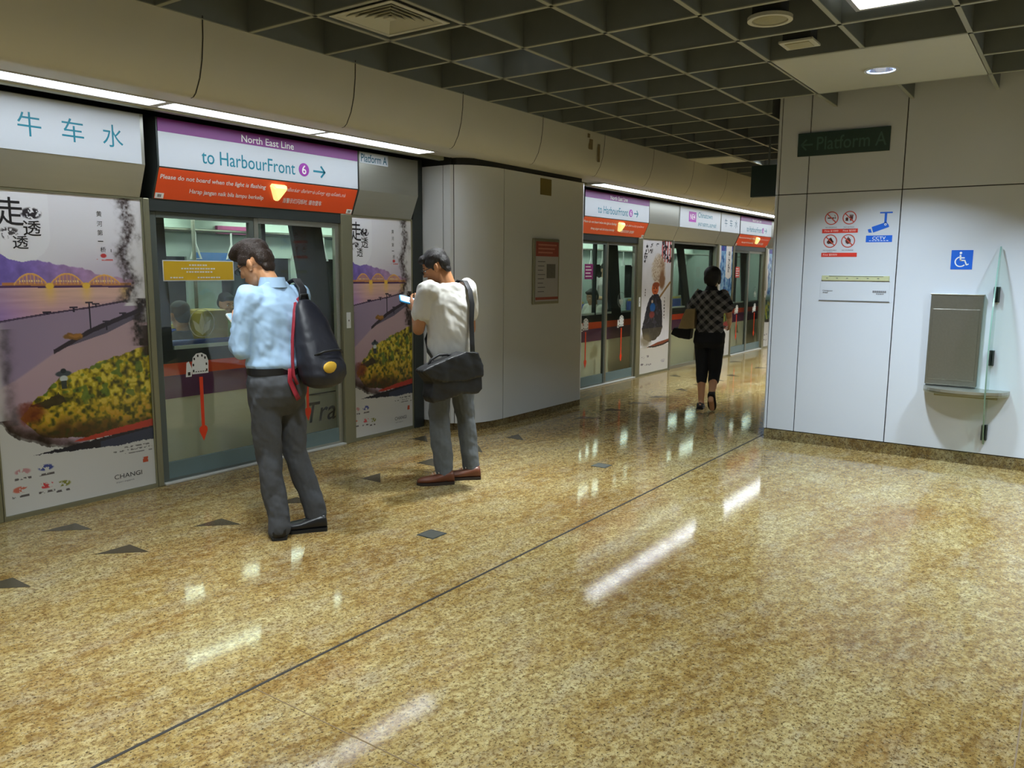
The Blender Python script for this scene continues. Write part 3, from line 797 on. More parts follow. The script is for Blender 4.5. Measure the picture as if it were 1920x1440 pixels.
def screen_door(C, label, stick):
    x0, xm, x1 = C - 0.92, C - 0.048, C + 0.845
    t = thing('platform_screen_door', label, 'platform door', (C, 5.38, 0), 'glass platform screen doors')
    MB().box(x0 + 0.001, x1 - 0.001, 5.345, 5.46, 1.967, 2.05).build('track_cover', M['steel_dark'], t)
    MB().box(x0 + 0.001, x1 - 0.001, 5.325, 5.47, 0.0005, 0.016, bev=0.003).build('threshold', M['threshold'], t)
    for side, (a, b) in enumerate(((x0, xm), (xm + 0.003, x1))):
        f = MB()
        ls = 0.055 if side == 0 else 0.042; rs = 0.042 if side == 0 else 0.05
        f.box(a, a + ls, 5.365, 5.405, 0.018, 1.965, bev=0.004); f.box(b - rs, b, 5.365, 5.405, 0.018, 1.965, bev=0.004)
        f.box(a + ls, b - rs, 5.365, 5.405, 1.925, 1.965); f.box(a + ls, b - rs, 5.367, 5.403, 0.018, 0.035)
        leaf = f.build('door_leaf', M['train_grey'] if side == 0 else M['alu'], t)
        MB().box(a + ls, b - rs, 5.381, 5.389, 0.155, 1.925).build('glass_pane', M['glass'], leaf)
        MB().box(a + ls, b - rs, 5.372, 5.398, 0.035, 0.155).build('kick_plate', M['kick'], leaf)
        ax = C - 0.56 if side == 0 else C + 0.455
        ar = MB()
        ar.prism([(ax - 0.015, 5.3805, 0.76), (ax + 0.015, 5.3805, 0.76), (ax + 0.013, 5.3805, 0.36), (ax - 0.013, 5.3805, 0.36)], (0, -0.001, 0))
        ar.prism([(ax - 0.034, 5.3805, 0.37), (ax - 0.02, 5.3805, 0.385), (ax + 0.02, 5.3805, 0.385), (ax + 0.034, 5.3805, 0.37), (ax + 0.034, 5.3805, 0.345), (ax, 5.3805, 0.27), (ax - 0.034, 5.3805, 0.345)], (0, -0.0011, 0))
        ar.build('arrow_sticker', M['orange_vinyl'], leaf)
        # white rounded sticker with a dashed outline
        kx, kz = ax - 0.01, 0.855
        o = MB()
        o.prism([(kx + dx * 1.12, 5.3805, kz + dz * 1.12) for dx, dz in ((-0.055, -0.062), (0.066, -0.062), (0.07, 0.02), (0.055, 0.06), (0.02, 0.078), (-0.02, 0.074), (-0.045, 0.05), (-0.055, 0.0))], (0, -0.0008, 0))
        o.prism([(kx + dx, 5.3805, kz + dz) for dx, dz in ((-0.115, -0.085), (-0.068, -0.085), (-0.06, -0.03), (-0.085, 0.03), (-0.105, 0.02), (-0.11, -0.04))], (0, -0.0008, 0))
        o.build('door_sticker', M['vinyl_white'], leaf)
        o = MB()
        pts = [(-0.05, -0.045), (-0.05, 0.0), (-0.04, 0.045), (-0.01, 0.066), (0.025, 0.066), (0.05, 0.048), (0.06, 0.0), (0.06, -0.045)]
        for (dx, dz) in pts: o.box(kx + dx - 0.006, kx + dx + 0.006, 5.3785, 5.3795, kz + dz - 0.009, kz + dz + 0.009)
        for i in range(5): o.box(kx - 0.035 + 0.02 * i, kx - 0.023 + 0.02 * i, 5.3785, 5.3795, kz - 0.056, kz - 0.05)
        o.box(kx - 0.098, kx - 0.078, 5.3785, 5.3795, kz - 0.075, kz - 0.05)
        o.build('sticker_marks', M['ink'], leaf)
        if (side == 0 and C < 8) or (side == 1 and C > 8):
            rx = C - 0.53 if side == 0 else C + 0.43
            e = MB(); e.disc((rx, 5.3805, 1.165), (1, 0, 0), (0, 0, 1), 0.108, (0, -0.0008, 0), 36, 0, 0.102)
            for q in (-1, 0, 1):
                tip = (q * 0.075, 0.075 - abs(q) * 0.05)
                w_ = 0.026
                d = Vector((tip[0], 0, tip[1])) - Vector((0, 0, -0.09)); s_ = Vector((d.z, 0, -d.x)).normalized() * w_
                base = Vector((rx, 5.3805, 1.165 - 0.09)); mid = base + d * 0.5
                e.prism([base, mid + s_, base + d, mid - s_], (0, -0.0008, 0))
            e.build('etched_emblem', M['emb'], leaf)
        if side == 0:
            if stick == 'yellow':
                b_ = MB(); b_.box(C - 0.825, C - 0.235, 5.3792, 5.3805, 1.478, 1.628, bev=0.0004)
                bd = b_.build('notice_sticker', M['vinyl_white'], leaf)
                MB().box(C - 0.818, C - 0.242, 5.3782, 5.3791, 1.485, 1.621).build('yellow_field', M['yellow'], bd)
                L = MB()
                for (dx, w_, z) in ((0, 0.17, 1.594), (0, 0.30, 1.568), (0, 0.22, 1.544), (-0.18, 0.12, 1.503), (0.08, 0.2, 1.503)):
                    n_ = int(w_ / 0.022)
                    for i in range(n_):
                        L.box(C - 0.53 + dx - w_ / 2 + i * 0.022, C - 0.53 + dx - w_ / 2 + i * 0.022 + 0.014 + 0.004 * (i % 2), 5.3772, 5.3781, z - 0.005, z + 0.005)
                L.build('small_print', M['white_ink'], bd)
            else:
                mm = M['purple_vinyl'] if stick == 'purple' else M['red']
                bx = C - 0.62 if stick == 'purple' else C - 0.73
                bd = MB().box(bx, bx + 0.22, 5.3790, 5.3805, 1.46, 1.66).build('notice_sticker', mm, leaf)
                L = MB()
                for i in range(4): L.box(bx + 0.02, bx + 0.18 - 0.03 * (i % 2), 5.3778, 5.3789, 1.49 + 0.042 * i, 1.505 + 0.042 * i)
                L.build('small_print', M['white_ink'], bd)
    return t
def film(name):
    m = bpy.data.materials.new(name); m.use_nodes = True; nt = m.node_tree; nt.nodes.clear()
    o = nt.nodes.new('ShaderNodeOutputMaterial'); a = nt.nodes.new('ShaderNodeBsdfTransparent'); d = nt.nodes.new('ShaderNodeBsdfDiffuse'); x = nt.nodes.new('ShaderNodeMixShader')
    d.inputs[0].default_value = srgb(214, 226, 214); x.inputs[0].default_value = 0.28
    nt.links.new(a.outputs[0], x.inputs[1]); nt.links.new(d.outputs[0], x.inputs[2]); nt.links.new(x.outputs[0], o.inputs[0]); return m
M['emb'] = film('etched_emblem_film')
screen_door(DC[0], 'nearest glass platform doors, behind the man in the blue shirt, with a yellow sticker', 'yellow')
screen_door(DC[1], 'glass platform doors just beyond the white pillar, with a purple sticker', 'purple')
screen_door(DC[2], 'farthest visible glass platform doors beside the white wall edge, with a red sticker', 'red')

g = thing('fixed_glass_panel', 'fixed glass screen panel behind the walking woman, between two posters', 'glass panel', (12.87, 5.38, 0))
b = MB(); b.box(11.93, 11.96, 5.36, 5.41, 0.0, 2.05); b.box(13.785, 13.815, 5.36, 5.41, 0, 2.05); b.box(11.96, 13.785, 5.36, 5.41, 2.01, 2.05); b.box(11.96, 13.785, 5.36, 5.41, 0, 0.05)
b.build('frame', M['alu'], g)
MB().box(11.96, 13.785, 5.381, 5.389, 0.05, 2.01).build('glass_pane', M['glass'], g)
b = thing('fixed_glass_panel', 'narrow fixed glass panel hidden behind the white pillar', 'glass panel', (7.4, 5.47, 0))
MB().box(6.0, 8.75, 5.52, 5.56, 0, 2.6).build('backing', M['steel_dark'], b)

# ------------------------------------------------------------------ poster artwork, painted on a fine mesh
def pip(u, v, poly):
    inside = np.zeros(u.shape, bool); n = len(poly)
    for i in range(n):
        (x1, y1), (x2, y2) = poly[i], poly[(i + 1) % n]
        c = ((y1 > v) != (y2 > v)) & (u < (x2 - x1) * (v - y1) / (y2 - y1 + 1e-12) + x1)
        inside ^= c
    return inside
def sstep(x, a, b):
    t = np.clip((x - a) / (b - a), 0, 1); return t * t * (3 - 2 * t)
def over(img, mask, col):
    m = np.clip(np.asarray(mask, float), 0, 1)[..., None]
    return img * (1 - m) + np.asarray(col, float) * m
def ell_m(u, v, cu, cv, ru, rv, soft=0.15):
    d = np.sqrt(((u - cu) / ru) ** 2 + ((v - cv) / rv) ** 2)
    return 1 - sstep(d, 1 - soft, 1 + soft)
def seg_m(u, v, p, q, th, asp=0.5):
    ax, ay, bx, by = p[0] * asp, p[1], q[0] * asp, q[1]
    x, y = u * asp, v
    t = np.clip(((x - ax) * (bx - ax) + (y - ay) * (by - ay)) / ((bx - ax) ** 2 + (by - ay) ** 2 + 1e-12), 0, 1)
    d = np.hypot(x - ax - t * (bx - ax), y - ay - t * (by - ay))
    return 1 - sstep(d, th * 0.6, th * 1.2)

def paint_river(u, v):
    X, Y = u * 1.04, v * 2.04
    n1 = fbm(X * 6, Y * 6, 1); n2 = fbm(X * 22, Y * 22, 2); n3 = fbm(X * 60, Y * 60, 3, 3)
    jit = (n2 - 0.5)
    img = np.ones(u.shape + (3,)) * np.array([236, 235, 241.])
    img = over(img, sstep(v, 0.12, 0.28) * sstep(u, 0.2, 0.9) * 0.8, (206, 190, 212))
    hill = np.interp(u, [0, .095, .204, .32, .425, .578, .661, .80, .889, 1], [.18, .192, .211, .21, .222, .232, .252, .262, .272, .275]) + jit * 0.012
    hm = sstep(v, hill - 0.002, hill + 0.002) * (v < 0.30)
    hc = np.stack([np.interp(u, [0, .25, .5, .9], [120, 138, 170, 206]), np.interp(u, [0, .25, .5, .9], [104, 116, 136, 166]), np.interp(u, [0, .25, .5, .9], [190, 192, 186, 190])], -1) * (0.86 + 0.3 * n2[..., None])
    img = img * (1 - hm[..., None]) + hc * hm[..., None]
    # river
    wm = (v > 0.285) & (v < 0.42)
    wc = np.stack([np.interp(u, [0, .15, .3, .9], [178, 212, 236, 232]), np.interp(u, [0, .15, .3, .9], [150, 172, 192, 192]), np.interp(u, [0, .15, .3, .9], [196, 188, 172, 178])], -1)
    wc = wc - (sstep(v, 0.31, 0.38) * 18)[..., None] * np.array([1, 1, -0.6]) + ((fbm(X * 4, Y * 60, 4, 3) - .5) * 22)[..., None]
    img = np.where(wm[..., None], wc, img)
    for pu in (.365, .595, .86): img = over(img, np.exp(-((u - pu) / .035) ** 2) * (v > .289) * (v < .37) * (1 - sstep(v, .29, .37)) * 0.75, (250, 208, 110))
    # bridge
    dk = 0.283 + u * 0.004
    img = over(img, (np.abs(v - dk) < 0.005) * (u > .09) * (u < .9), (206, 138, 84))
    img = over(img, (v > dk + .004) * (v < dk + .011) * (u > .02) * (u < .9), (92, 62, 100))
    for (a, b, pk) in ((.157, .351, .252), (.371, .579, .252), (.608, .825, .257)):
        t = (u - a) / (b - a); ok = (t > 0) & (t < 1)
        arc = dk - (dk - pk) * np.clip(1 - (2 * t - 1) ** 2, 0, 1)
        img = over(img, ok * (np.abs(v - arc) < 0.0032), (250, 194, 96))
        img = over(img, ok * (v > arc) * (v < dk) * 0.55, (206, 140, 120))
        img = over(img, ok * (v > arc) * (v < dk) * (np.abs((t * 9) % 1 - 0.5) < 0.12), (240, 180, 100))
        img = over(img, ok * (v > arc + .008) * (np.abs(v - dk + .010) < 0.0024) * (np.abs((t * 14) % 1 - 0.5) < 0.25), (255, 226, 150))
    for pu in (.365, .595): img = over(img, ell_m(u, v, pu, .290, .026, .010), (252, 206, 84))
    # embankment and plaza
    shore = np.interp(u, [0, .065, .337, .619, .913, 1], [.402, .396, .377, .361, .339, .335])
    img = over(img, sstep(v, shore - .001, shore + .001) * (v < .8), (168, 148, 174))
    img = over(img, np.abs(v - shore) < 0.0022 + 0.0015 * n2, (78, 62, 84))
    img = over(img, (v > shore) * (v < .8) * sstep(u, .5, .05) * 0.4, (146, 130, 160))
    wl = np.interp(u, [0, .12, .36, .609, .907, 1], [.60, .575, .499, .438, .384, .37])
    img = over(img, sstep(v, wl, wl + .01) * (v < .85), (196, 168, 176))
    img = over(img, sstep(v, wl, wl + .01) * (v < .85) * sstep(v, .48, .64) * 0.6, (182, 154, 168))
    wb = np.interp(u, [0, .36, .403, .712, .904, 1], [0, .499, .492, .449, .408, .40])
    img = over(img, (v > wl - .004) * (v < wb) * (u > .34), (104, 96, 114))
    img = over(img, (np.abs(v - wl) < .006 + .004 * n2) * (u > .36), (56, 46, 56))
    img = over(img, ell_m(u, v + jit * .02, .485, .452, .06, .012), (140, 100, 50))
    img = over(img, ell_m(u, v + jit * .02, .505, .449, .045, .006), (176, 122, 60))
    for (pu, a, b) in ((.605, .345, .436), (.504, .360, .374), (.649, .351, .362), (.337, .372, .38), (.83, .385, .40), (.712, .41, .44)):
        img = over(img, (np.abs(u - pu) < .006) * (v > a) * (v < b), (52, 44, 58))
        img = over(img, (np.abs(u - pu) < .026) * (np.abs(v - a) < .003), (62, 52, 66))
    # flower bed
    nb = (fbm(X * 9, Y * 9, 11) - .5)
    fl = pip(u + nb * .05, v + nb * .03, [(.175, .662), (.332, .60), (.56, .565), (.731, .538), (.88, .51), (1.02, .50), (1.02, .785), (.58, .79), (.405, .785), (.244, .765), (.13, .70)])
    cell = fbm(X * 34, Y * 34, 12, 2); cell2 = fbm(X * 20 + 4, Y * 20, 13, 2); big = fbm(X * 7, Y * 7, 14, 3)
    fc = np.ones(u.shape + (3,)) * np.array([128, 116, 32.])
    fc = over(fc, sstep(cell, .40, .52), (188, 168, 38))
    fc = over(fc, sstep(cell, .60, .70), (226, 206, 76))
    fc = over(fc, sstep(cell2, .60, .70) * (v < .68) * .8, (84, 112, 40))
    fc = over(fc, sstep(v, .64, .74) * sstep(cell, .40, .6) * .75, (196, 140, 40))
    fc = over(fc, sstep(v + (big - .5) * .08, .715, .77) * .85, (66, 46, 24))
    fc = over(fc, sstep(cell, .34, .24) * .8, (62, 64, 24))
    img = np.where(fl[..., None], fc, img)
    img = over(img, pip(u, v + jit * .02, [(.19, .665), (.37, .632), (.42, .66), (.30, .675)]) * .9, (54, 46, 30))
    img = over(img, ell_m(u, v, .41, .572, .05, .010), (70, 78, 84)); img = over(img, ell_m(u, v, .41, .588, .026, .010), (206, 214, 212))
    img = over(img, (np.abs(u - .41) < .018) * (v > .595) * (v < .622), (60, 66, 60)); img = over(img, ell_m(u, v, .41, .563, .018, .008), (46, 52, 58))
    # ink edges
    ink = np.interp(u, [0, .024, .067, .163, .267, .347, .45, .6, 1], [.70, .70, .735, .768, .79, .803, .802, .797, .785]) + (n1 - .5) * .03
    img = over(img, sstep(v, ink - .07, ink - .01) * sstep(.34 - u, -.12, .1) * (v > .62) * (.55 + .5 * n2), (52, 36, 26))
    img = over(img, ell_m(u, v + jit * .05, .20, .685, .08, .028, .5) * .8, (112, 44, 26))
    img = over(img, sstep(v, ink - .004, ink + .004), (206, 204, 197))
    img = over(img, sstep(v, ink - .03, ink) * (v < ink + .02 * n2) * (u < .55) * n2 * 1.2, (40, 30, 26))
    lo = np.interp(u, [0, .195, .546, 1], [.9, .822, .806, .782]); hi = np.interp(u, [0, .195, .546, .75, 1], [.8, .823, .832, .838, .834])
    st_ = (v > lo + (n3 - .5) * .008) & (v < hi + (n3 - .5) * .008) & (u > .19)
    img = over(img, st_, (38, 36, 44)); img = over(img, st_ * (v > lo + .012) * (u > .62) * .55, (66, 78, 108))
    rl = np.interp(u, [.42, .533, 1], [.80, .79, .762]); rh = np.interp(u, [.42, .547, 1], [.80, .803, .788])
    img = over(img, (v > rl + (n3 - .5) * .006) * (v < rh) * (u > .45), (186, 62, 46))
    # smoke at the left edge, ink splash at the right edge
    img = over(img, sstep(.10 - u + (n1 - .5) * .10, 0, .09) * (v > .40) * (v < .70) * .9, (206, 202, 202))
    img = over(img, np.exp(-((u - .085 - (n1 - .5) * .1) / .035) ** 2) * (v > .42) * (v < .72) * .55 * n2 * 1.6, (70, 66, 66))
    cxk = np.interp(v, [0, .07, .13, .18, .23, .283, .335, .36], [.872, .89, .915, .85, .872, .912, .86, .83])
    side = sstep(u, cxk, cxk + .03) * (v < .36)
    img = over(img, side, (232, 230, 232))
    k = np.exp(-((u - cxk + (n2 - .5) * .10) / .042) ** 2) * (v < .35)
    img = over(img, np.clip(k * (0.45 + 1.3 * (n3 - .3)), 0, 1), (64, 54, 52))
    cx2 = np.interp(v, [.33, .36, .40, .44, .52], [.955, .975, .95, .92, .97])
    img = over(img, sstep(u, cx2, cx2 + .03) * (v > .335) * (v < .42), (198, 196, 198))
    k = np.exp(-((u - cx2 + (n2 - .5) * .08) / .04) ** 2) * (v > .335) * (v < .50)
    img = over(img, np.clip(k * (0.5 + 1.6 * (n3 - .25)), 0, 1), (46, 36, 30))
    img = over(img, sstep(u, .93, .98) * (v > .43) * (v < .535) * .85, (52, 42, 34))
    # badge with brush work
    bm_ = (np.abs(u - .215) < .175) & (v < np.interp(np.abs(u - .215), [0, .08, .13, .16, .175], [.216, .207, .188, .165, .14]))
    img = over(img, bm_, (241, 241, 246))
    fm = ell_m(u, v, .285, .067, .058, .017, .2) * (n3 > .47); img = over(img, fm, (58, 54, 58))
    fm = (ell_m(u, v, .155, .124, .05, .012, .3) + ell_m(u, v, .13, .135, .02, .012, .3)) * (n3 > .46); img = over(img, np.clip(fm, 0, 1) * .9, (66, 62, 64))
    # red seal and partner marks
    img = over(img, ell_m(u, v, .722, .192, .02, .007), (206, 70, 70))
    img = over(img, (np.abs(u - .73) < .055) * (np.abs(v - .206) < .0025) * (n3 > .42), (216, 110, 110))
    for (cu, cv, col) in ((.12, .868, (190, 140, 140)), (.26, .868, (70, 80, 140)), (.10, .924, (200, 110, 90)), (.255, .926, (206, 70, 74)), (.36, .932, (130, 130, 60))):
        img = over(img, ell_m(u, v, cu, cv, .046, .010, .2) * (n3 > .46), col)
        img = over(img, (np.abs(u - cu) < .05) * (np.abs(v - cv - .022) < .0035) * (n3 > .45), (96, 90, 88))
    img = over(img, (np.abs(u - .93) < .02) * (np.abs(v - .905) < .010) * (n3 > .40), (190, 80, 50))
    for i, hw in enumerate((.10, .14, .10)): img = over(img, (np.abs(u - .985 + hw) < hw) * (np.abs(v - .85 - .011 * i) < .0025) * (n3 > .45), (120, 116, 112))
    return img

def paint_folk(u, v):
    X, Y = u * 1.04, v * 2.04
    n1 = fbm(X * 6, Y * 6, 21); n2 = fbm(X * 22, Y * 22, 22); n3 = fbm(X * 50, Y * 50, 23, 3)
    img = np.ones(u.shape + (3,)) * np.array([226, 225, 231.]) - (n1 - .5)[..., None] * 16
    img = over(img, (v > .80), (204, 200, 192))
    for (cu, cv, ru, rv) in ((.16, .05, .05, .02), (.17, .085, .06, .02), (.12, .12, .05, .025), (.30, .075, .05, .03), (.33, .035, .04, .01), (.50, .03, .05, .014), (.10, .16, .03, .01)):
        img = over(img, ell_m(u, v, cu, cv, ru, rv, .2) * (n3 > .5), (52, 48, 54))
    sx = (u > .64) & (v < .16 + (n1 - .5) * .04)
    img = over(img, sx * (np.abs((u * 11) % 1 - .5) < .26) * .9, (206, 96, 92)); img = over(img, sx * (n2 > .56), (60, 46, 56))
    d = ell_m(u + (n2 - .5) * .08, v + (n2 - .5) * .04, .56, .22, .22, .105, .25)
    img = over(img, d, (212, 198, 178)); img = over(img, d * sstep(u, .52, .75) * .8, (164, 128, 98)); img = over(img, d * (n3 > .58) * .5, (120, 90, 70))
    img = over(img, ell_m(u + (n2 - .5) * .06, v, .70, .30, .10, .07, .3), (142, 104, 76))
    img = over(img, seg_m(u, v, (.98, .32), (.60, .44), .011), (150, 116, 76))
    img = over(img, ell_m(u, v, .47, .365, .115, .048, .08), (206, 104, 58)); img = over(img, ell_m(u, v, .50, .335, .12, .02, .2), (150, 74, 44))
    img = over(img, ell_m(u, v, .43, .36, .02, .005, .3) + ell_m(u, v, .52, .36, .02, .005, .3), (70, 36, 26)); img = over(img, ell_m(u, v, .47, .385, .035, .005, .3), (150, 60, 44))
    cl = pip(u + (n2 - .5) * .03, v + (n2 - .5) * .012, [(.42, .405), (.58, .405), (.70, .46), (.74, .56), (.76, .66), (.70, .72), (.52, .755), (.30, .765), (.12, .735), (.06, .66), (.12, .60), (.20, .50), (.30, .43)])
    img = over(img, cl, (46, 46, 54)); img = over(img, cl * (n2 > .58) * .6, (74, 72, 84)); img = over(img, cl * (v > .66) * .5, (90, 82, 60))
    img = over(img, cl * ell_m(u, v, .40, .505, .09, .034, .2), (36, 92, 156)); img = over(img, cl * ell_m(u, v, .38, .56, .09, .026, .3) * .8, (150, 66, 60)); img = over(img, ell_m(u, v, .38, .46, .03, .012, .3), (196, 170, 150))
    img = over(img, ell_m(u + (n2 - .5) * .1, v, .20, .75, .16, .05, .5) * .8, (120, 108, 84))
    for i in range(7): img = over(img, ell_m(u, v, .80, .44 + .026 * i, .018, .009, .2) * (n3 > .4), (60, 52, 52)); img = over(img, ell_m(u, v, .14, .37 + .02 * (i % 3), .012, .007, .2), (80, 70, 70))
    lo = np.interp(u, [.24, .60, 1], [.806, .778, .762]); hi = np.interp(u, [.24, .5, .8, 1], [.807, .815, .806, .79])
    img = over(img, (v > lo) * (v < hi) * (u > .24), (128, 62, 44)); img = over(img, (v > hi - .012) * (v < hi) * (u > .3), (48, 36, 40))
    for (cu, cv) in ((.12, .88), (.28, .875), (.10, .93), (.24, .935), (.36, .94)): img = over(img, ell_m(u, v, cu, cv, .05, .008, .3) * (n3 > .48), (120, 110, 116))
    img = over(img, ell_m(u, v, .82, .93, .08, .012, .3) * (n3 > .48), (150, 146, 158))
    return img

def paint_blue(u, v):
    X, Y = u * .84, v * 2.04
    n1 = fbm(X * 5, Y * 5, 31); n2 = fbm(X * 18, Y * 14, 32); n3 = fbm(X * 50, Y * 50, 33, 3)
    img = np.ones(u.shape + (3,)) * np.array([232, 232, 238.])
    bl = sstep(u + (n1 - .5) * .2, .10, .16) * (v < .66)
    bc = np.ones(u.shape + (3,)) * np.array([98, 156, 216.]); bc = over(bc, sstep(n2, .5, .62), (150, 196, 232)); bc = over(bc, sstep(n2, .45, .36), (52, 96, 164)); bc = over(bc, (v < .05) * sstep(n2, .4, .55), (70, 70, 160))
    img = img * (1 - bl[..., None]) + bc * bl[..., None]
    img = over(img, sstep(v + (n1 - .5) * .08, .44, .52) * (v < .74), (78, 112, 100))
    img = over(img, sstep(v + (n1 - .5) * .1, .52, .58) * (v < .74) * sstep(n2, .42, .52), (132, 134, 50)); img = over(img, (v > .52) * (v < .74) * sstep(n2, .45, .35), (40, 66, 42))
    img = over(img, sstep(v + (n1 - .5) * .05, .72, .75), (206, 203, 198))
    img = over(img, ell_m(u + (n2 - .5) * .1, v, .72, .72, .28, .035, .2), (150, 62, 62)); img = over(img, ell_m(u + (n2 - .5) * .2, v, .35, .735, .35, .016, .3), (52, 46, 42))
    sc = (u > .52) & (u < .93) & (v < .30 - np.abs(u - .73) * .1)
    img = over(img, sc, (238, 238, 240)); img = over(img, sc * (np.abs(u - .74) < .06) * (v > .05) * (v < .24) * (n3 > .52), (60, 60, 66))
    for (cu, cv) in ((.12, .88), (.28, .875), (.10, .93), (.24, .935)): img = over(img, ell_m(u, v, cu, cv, .05, .008, .3) * (n3 > .48), (120, 110, 116))
    return img

_lin = lambda c: np.where(c <= 0.04045, c / 12.92, ((c + 0.055) / 1.055) ** 2.4)
def poster(x0, x1, paint, label, umap=(0.0, 1.0), nx=260, nz=500, letters=None):
    t = thing('poster_panel', label, 'poster', ((x0 + x1) / 2, 5.36, 0))
    z0, z1 = 0.03, 2.035
    f = MB(); f.box(x0, x1, 5.358, 5.42, 0.0, 2.05); f.box(x0, x1, 5.345, 5.36, 0.0, 0.028); f.box(x0, x1, 5.345, 5.36, 2.037, 2.05); f.box(x0, x0 + 0.010, 5.345, 5.36, 0.028, 2.037); f.box(x1 - 0.010, x1, 5.345, 5.36, 0.028, 2.037)
    f.build('frame', M['alu_olive'], t)
    a, b = x0 + 0.010, x1 - 0.010
    uu = np.linspace(0, 1, nx); vv = np.linspace(0, 1, nz)
    U, V = np.meshgrid(uu, vv)
    rgb = _lin(np.clip(paint(umap[0] + U * (umap[1] - umap[0]), V), 0, 255) / 255)
    base = t.location
    co = np.stack([a + U * (b - a) - base.x, np.full_like(U, 5.3555) - base.y, z1 - V * (z1 - z0) - base.z], -1).reshape(-1, 3)
    idx = np.arange(nx * nz).reshape(nz, nx)
    q = np.stack([idx[:-1, :-1], idx[1:, :-1], idx[1:, 1:], idx[:-1, 1:]], -1).reshape(-1, 4)
    me = bpy.data.meshes.new('print')
    me.vertices.add(nx * nz); me.vertices.foreach_set('co', co.ravel())
    me.loops.add(q.size); me.loops.foreach_set('vertex_index', q.ravel())
    me.polygons.add(len(q)); me.polygons.foreach_set('loop_start', np.arange(len(q)) * 4)
    me.update(calc_edges=True)
    at = me.color_attributes.new('Col', 'FLOAT_COLOR', 'POINT')
    at.data.foreach_set('color', np.concatenate([rgb.reshape(-1, 3), np.ones((nx * nz, 1))], 1).astype(np.float32).ravel())
    me.materials.append(M['poster_print'])
    o = bpy.data.objects.new('print', me); COL.objects.link(o); o.parent = t
    if letters:
        for (mname, items) in letters:
            for (s_, u, v, w_, h_, bd) in items:
                L = MB(); text(L, s_, (a + u * (b - a), 5.3545, z1 - v * (z1 - z0)), PX, PZ, w=w_, h=h_, bold=bd); L.build('lettering', M[mname], t)
    return t
col5 = list('黄河第一桥')
def river_letters(du, k=1.0):
    g = lambda u: (u - du[0]) / (du[1] - du[0])
    return [('ink', [('走', g(.165), .064, .15 * k, .17, .008), ('透', g(.285), .112, .105 * k, .095, .008), ('透', g(.212), .156, .09 * k, .08, .008),
                     ('CHANGI', g(.80), .948, .20 * k, .032, .002)] + [(c, g(.708 + (.014 if i == 4 else 0)), (.056, .088, .117, .145, .172)[i], .036 * k, .036 if c != '一' else .006, 0.0) for i, c in enumerate(col5)]),
            ('ink_grey', [('airport singapore', g(.775), .968, .13 * k, .014, 0), ('|', g(.775), .175, .006, .02, .02)])]
poster(2.10, 3.12, paint_river, 'big poster at the far left of a purple sunset river, arched bridge and yellow flowers', letters=river_letters((0, 1)), nx=300, nz=560)
poster(5.06, 5.855, paint_river, 'narrow poster of the same river, bridge and flowers between the nearest doors and the pillar', umap=(.10, 1.0), letters=river_letters((.10, 1.0), .82), nx=210, nz=480)
poster(10.83, 11.88, paint_folk, 'poster of an orange-faced man in a pale plumed headdress and black cloak', nx=200, nz=380)
poster(13.875, 14.58, paint_blue, 'icy blue poster with a white scroll behind the walking woman', nx=150, nz=300)
poster(16.53, 17.35, paint_blue, 'blue poster strip at the far end beside the white wall edge', nx=110, nz=220)
MBt = MB().box(XMIN, 2.05, 5.42, 5.46, 0, 2.6); struct(MBt.build('wall_left', M['steel_grey']))
struct(MB().box(17.4, XMAX, 5.36, 5.46, 0, 2.6).build('trim_4', M['steel_grey']))

# ------------------------------------------------------------------ train standing behind the platform screen
TX0, TX1, TY = -2.0, 20.0, 5.75
tr = thing('train', 'metro train with orange and purple stripes standing behind the platform doors', 'train', (9.0, 7.2, 0))
b = MB()
b.box(TX0, TX1, TY, TY + 0.05, -0.05, 0.56)
b.build('body_side', M['train_body'], tr)
MB().box(TX0, TX1, TY - 0.004, TY + 0.05, 0.56, 0.74).build('purple_stripe', M['train_purple'], tr)
MB().box(TX0, TX1, TY - 0.004, TY + 0.05, 0.74, 0.835).build('orange_stripe', M['train_orange'], tr)
MB().box(TX0, TX1, TY - 0.002, TY + 0.05, 0.835, 0.94).build('sill_band', M['train_dark'], tr)
MB().box(TX0, TX1, TY - 0.002, TY + 0.05, 1.96, 2.75).build('upper_band', M['train_dark'], tr)
wins = []
for C in [q - 5.75 for q in DC[:1]] + DC:
    wins += [[(C - .57, C + .32), (C - .55, C + .32)], [(C + .36, C + .64), (C + .36, C + .83)], [(C + .98, C + 1.86), (C + 1.14, C + 1.86)],
             [(C + 2.35, C + 3.20), (C + 2.75, C + 3.55)], [(C + 3.42, C + 4.70), (C + 3.80, C + 4.70)]]
wins = [[(max(t[0], TX0), t[1]), (max(u_[0], TX0), u_[1])] for t, u_ in wins]
pb = MB(); gp = MB()
Z0, Z1 = 0.94, 1.96
prev_t, prev_b = TX0, TX0
for (tt, bb) in wins + [[(TX1, TX1 + 1), (TX1, TX1 + 1)]]:
    if tt[0] > prev_t + 0.001 or bb[0] > prev_b + 0.001:
        pb.prism([(prev_b, TY, Z0), (bb[0], TY, Z0), (tt[0], TY, Z1), (prev_t, TY, Z1)], (0, 0.05, 0))
    prev_t, prev_b = tt[1], bb[1]
pb.build('window_pillars', M['train_dark'], tr)
rim = MB()
for (tt, bb) in wins:
    w_ = MB().prism([(bb[0], TY + 0.02, Z0), (bb[1], TY + 0.02, Z0), (tt[1], TY + 0.02, Z1), (tt[0], TY + 0.02, Z1)], (0, 0.006, 0))
    w_.build('window_pane', M['train_glass'], tr)
    MB().box(bb[0] + .01, bb[1] - .01, TY - 0.006, TY + 0.012, Z0, Z0 + 0.028).build('window_sill', M['train_in'], tr)
L = MB()
v_, f_ = glyphs('Transit', 0.006)
sc_ = 0.27
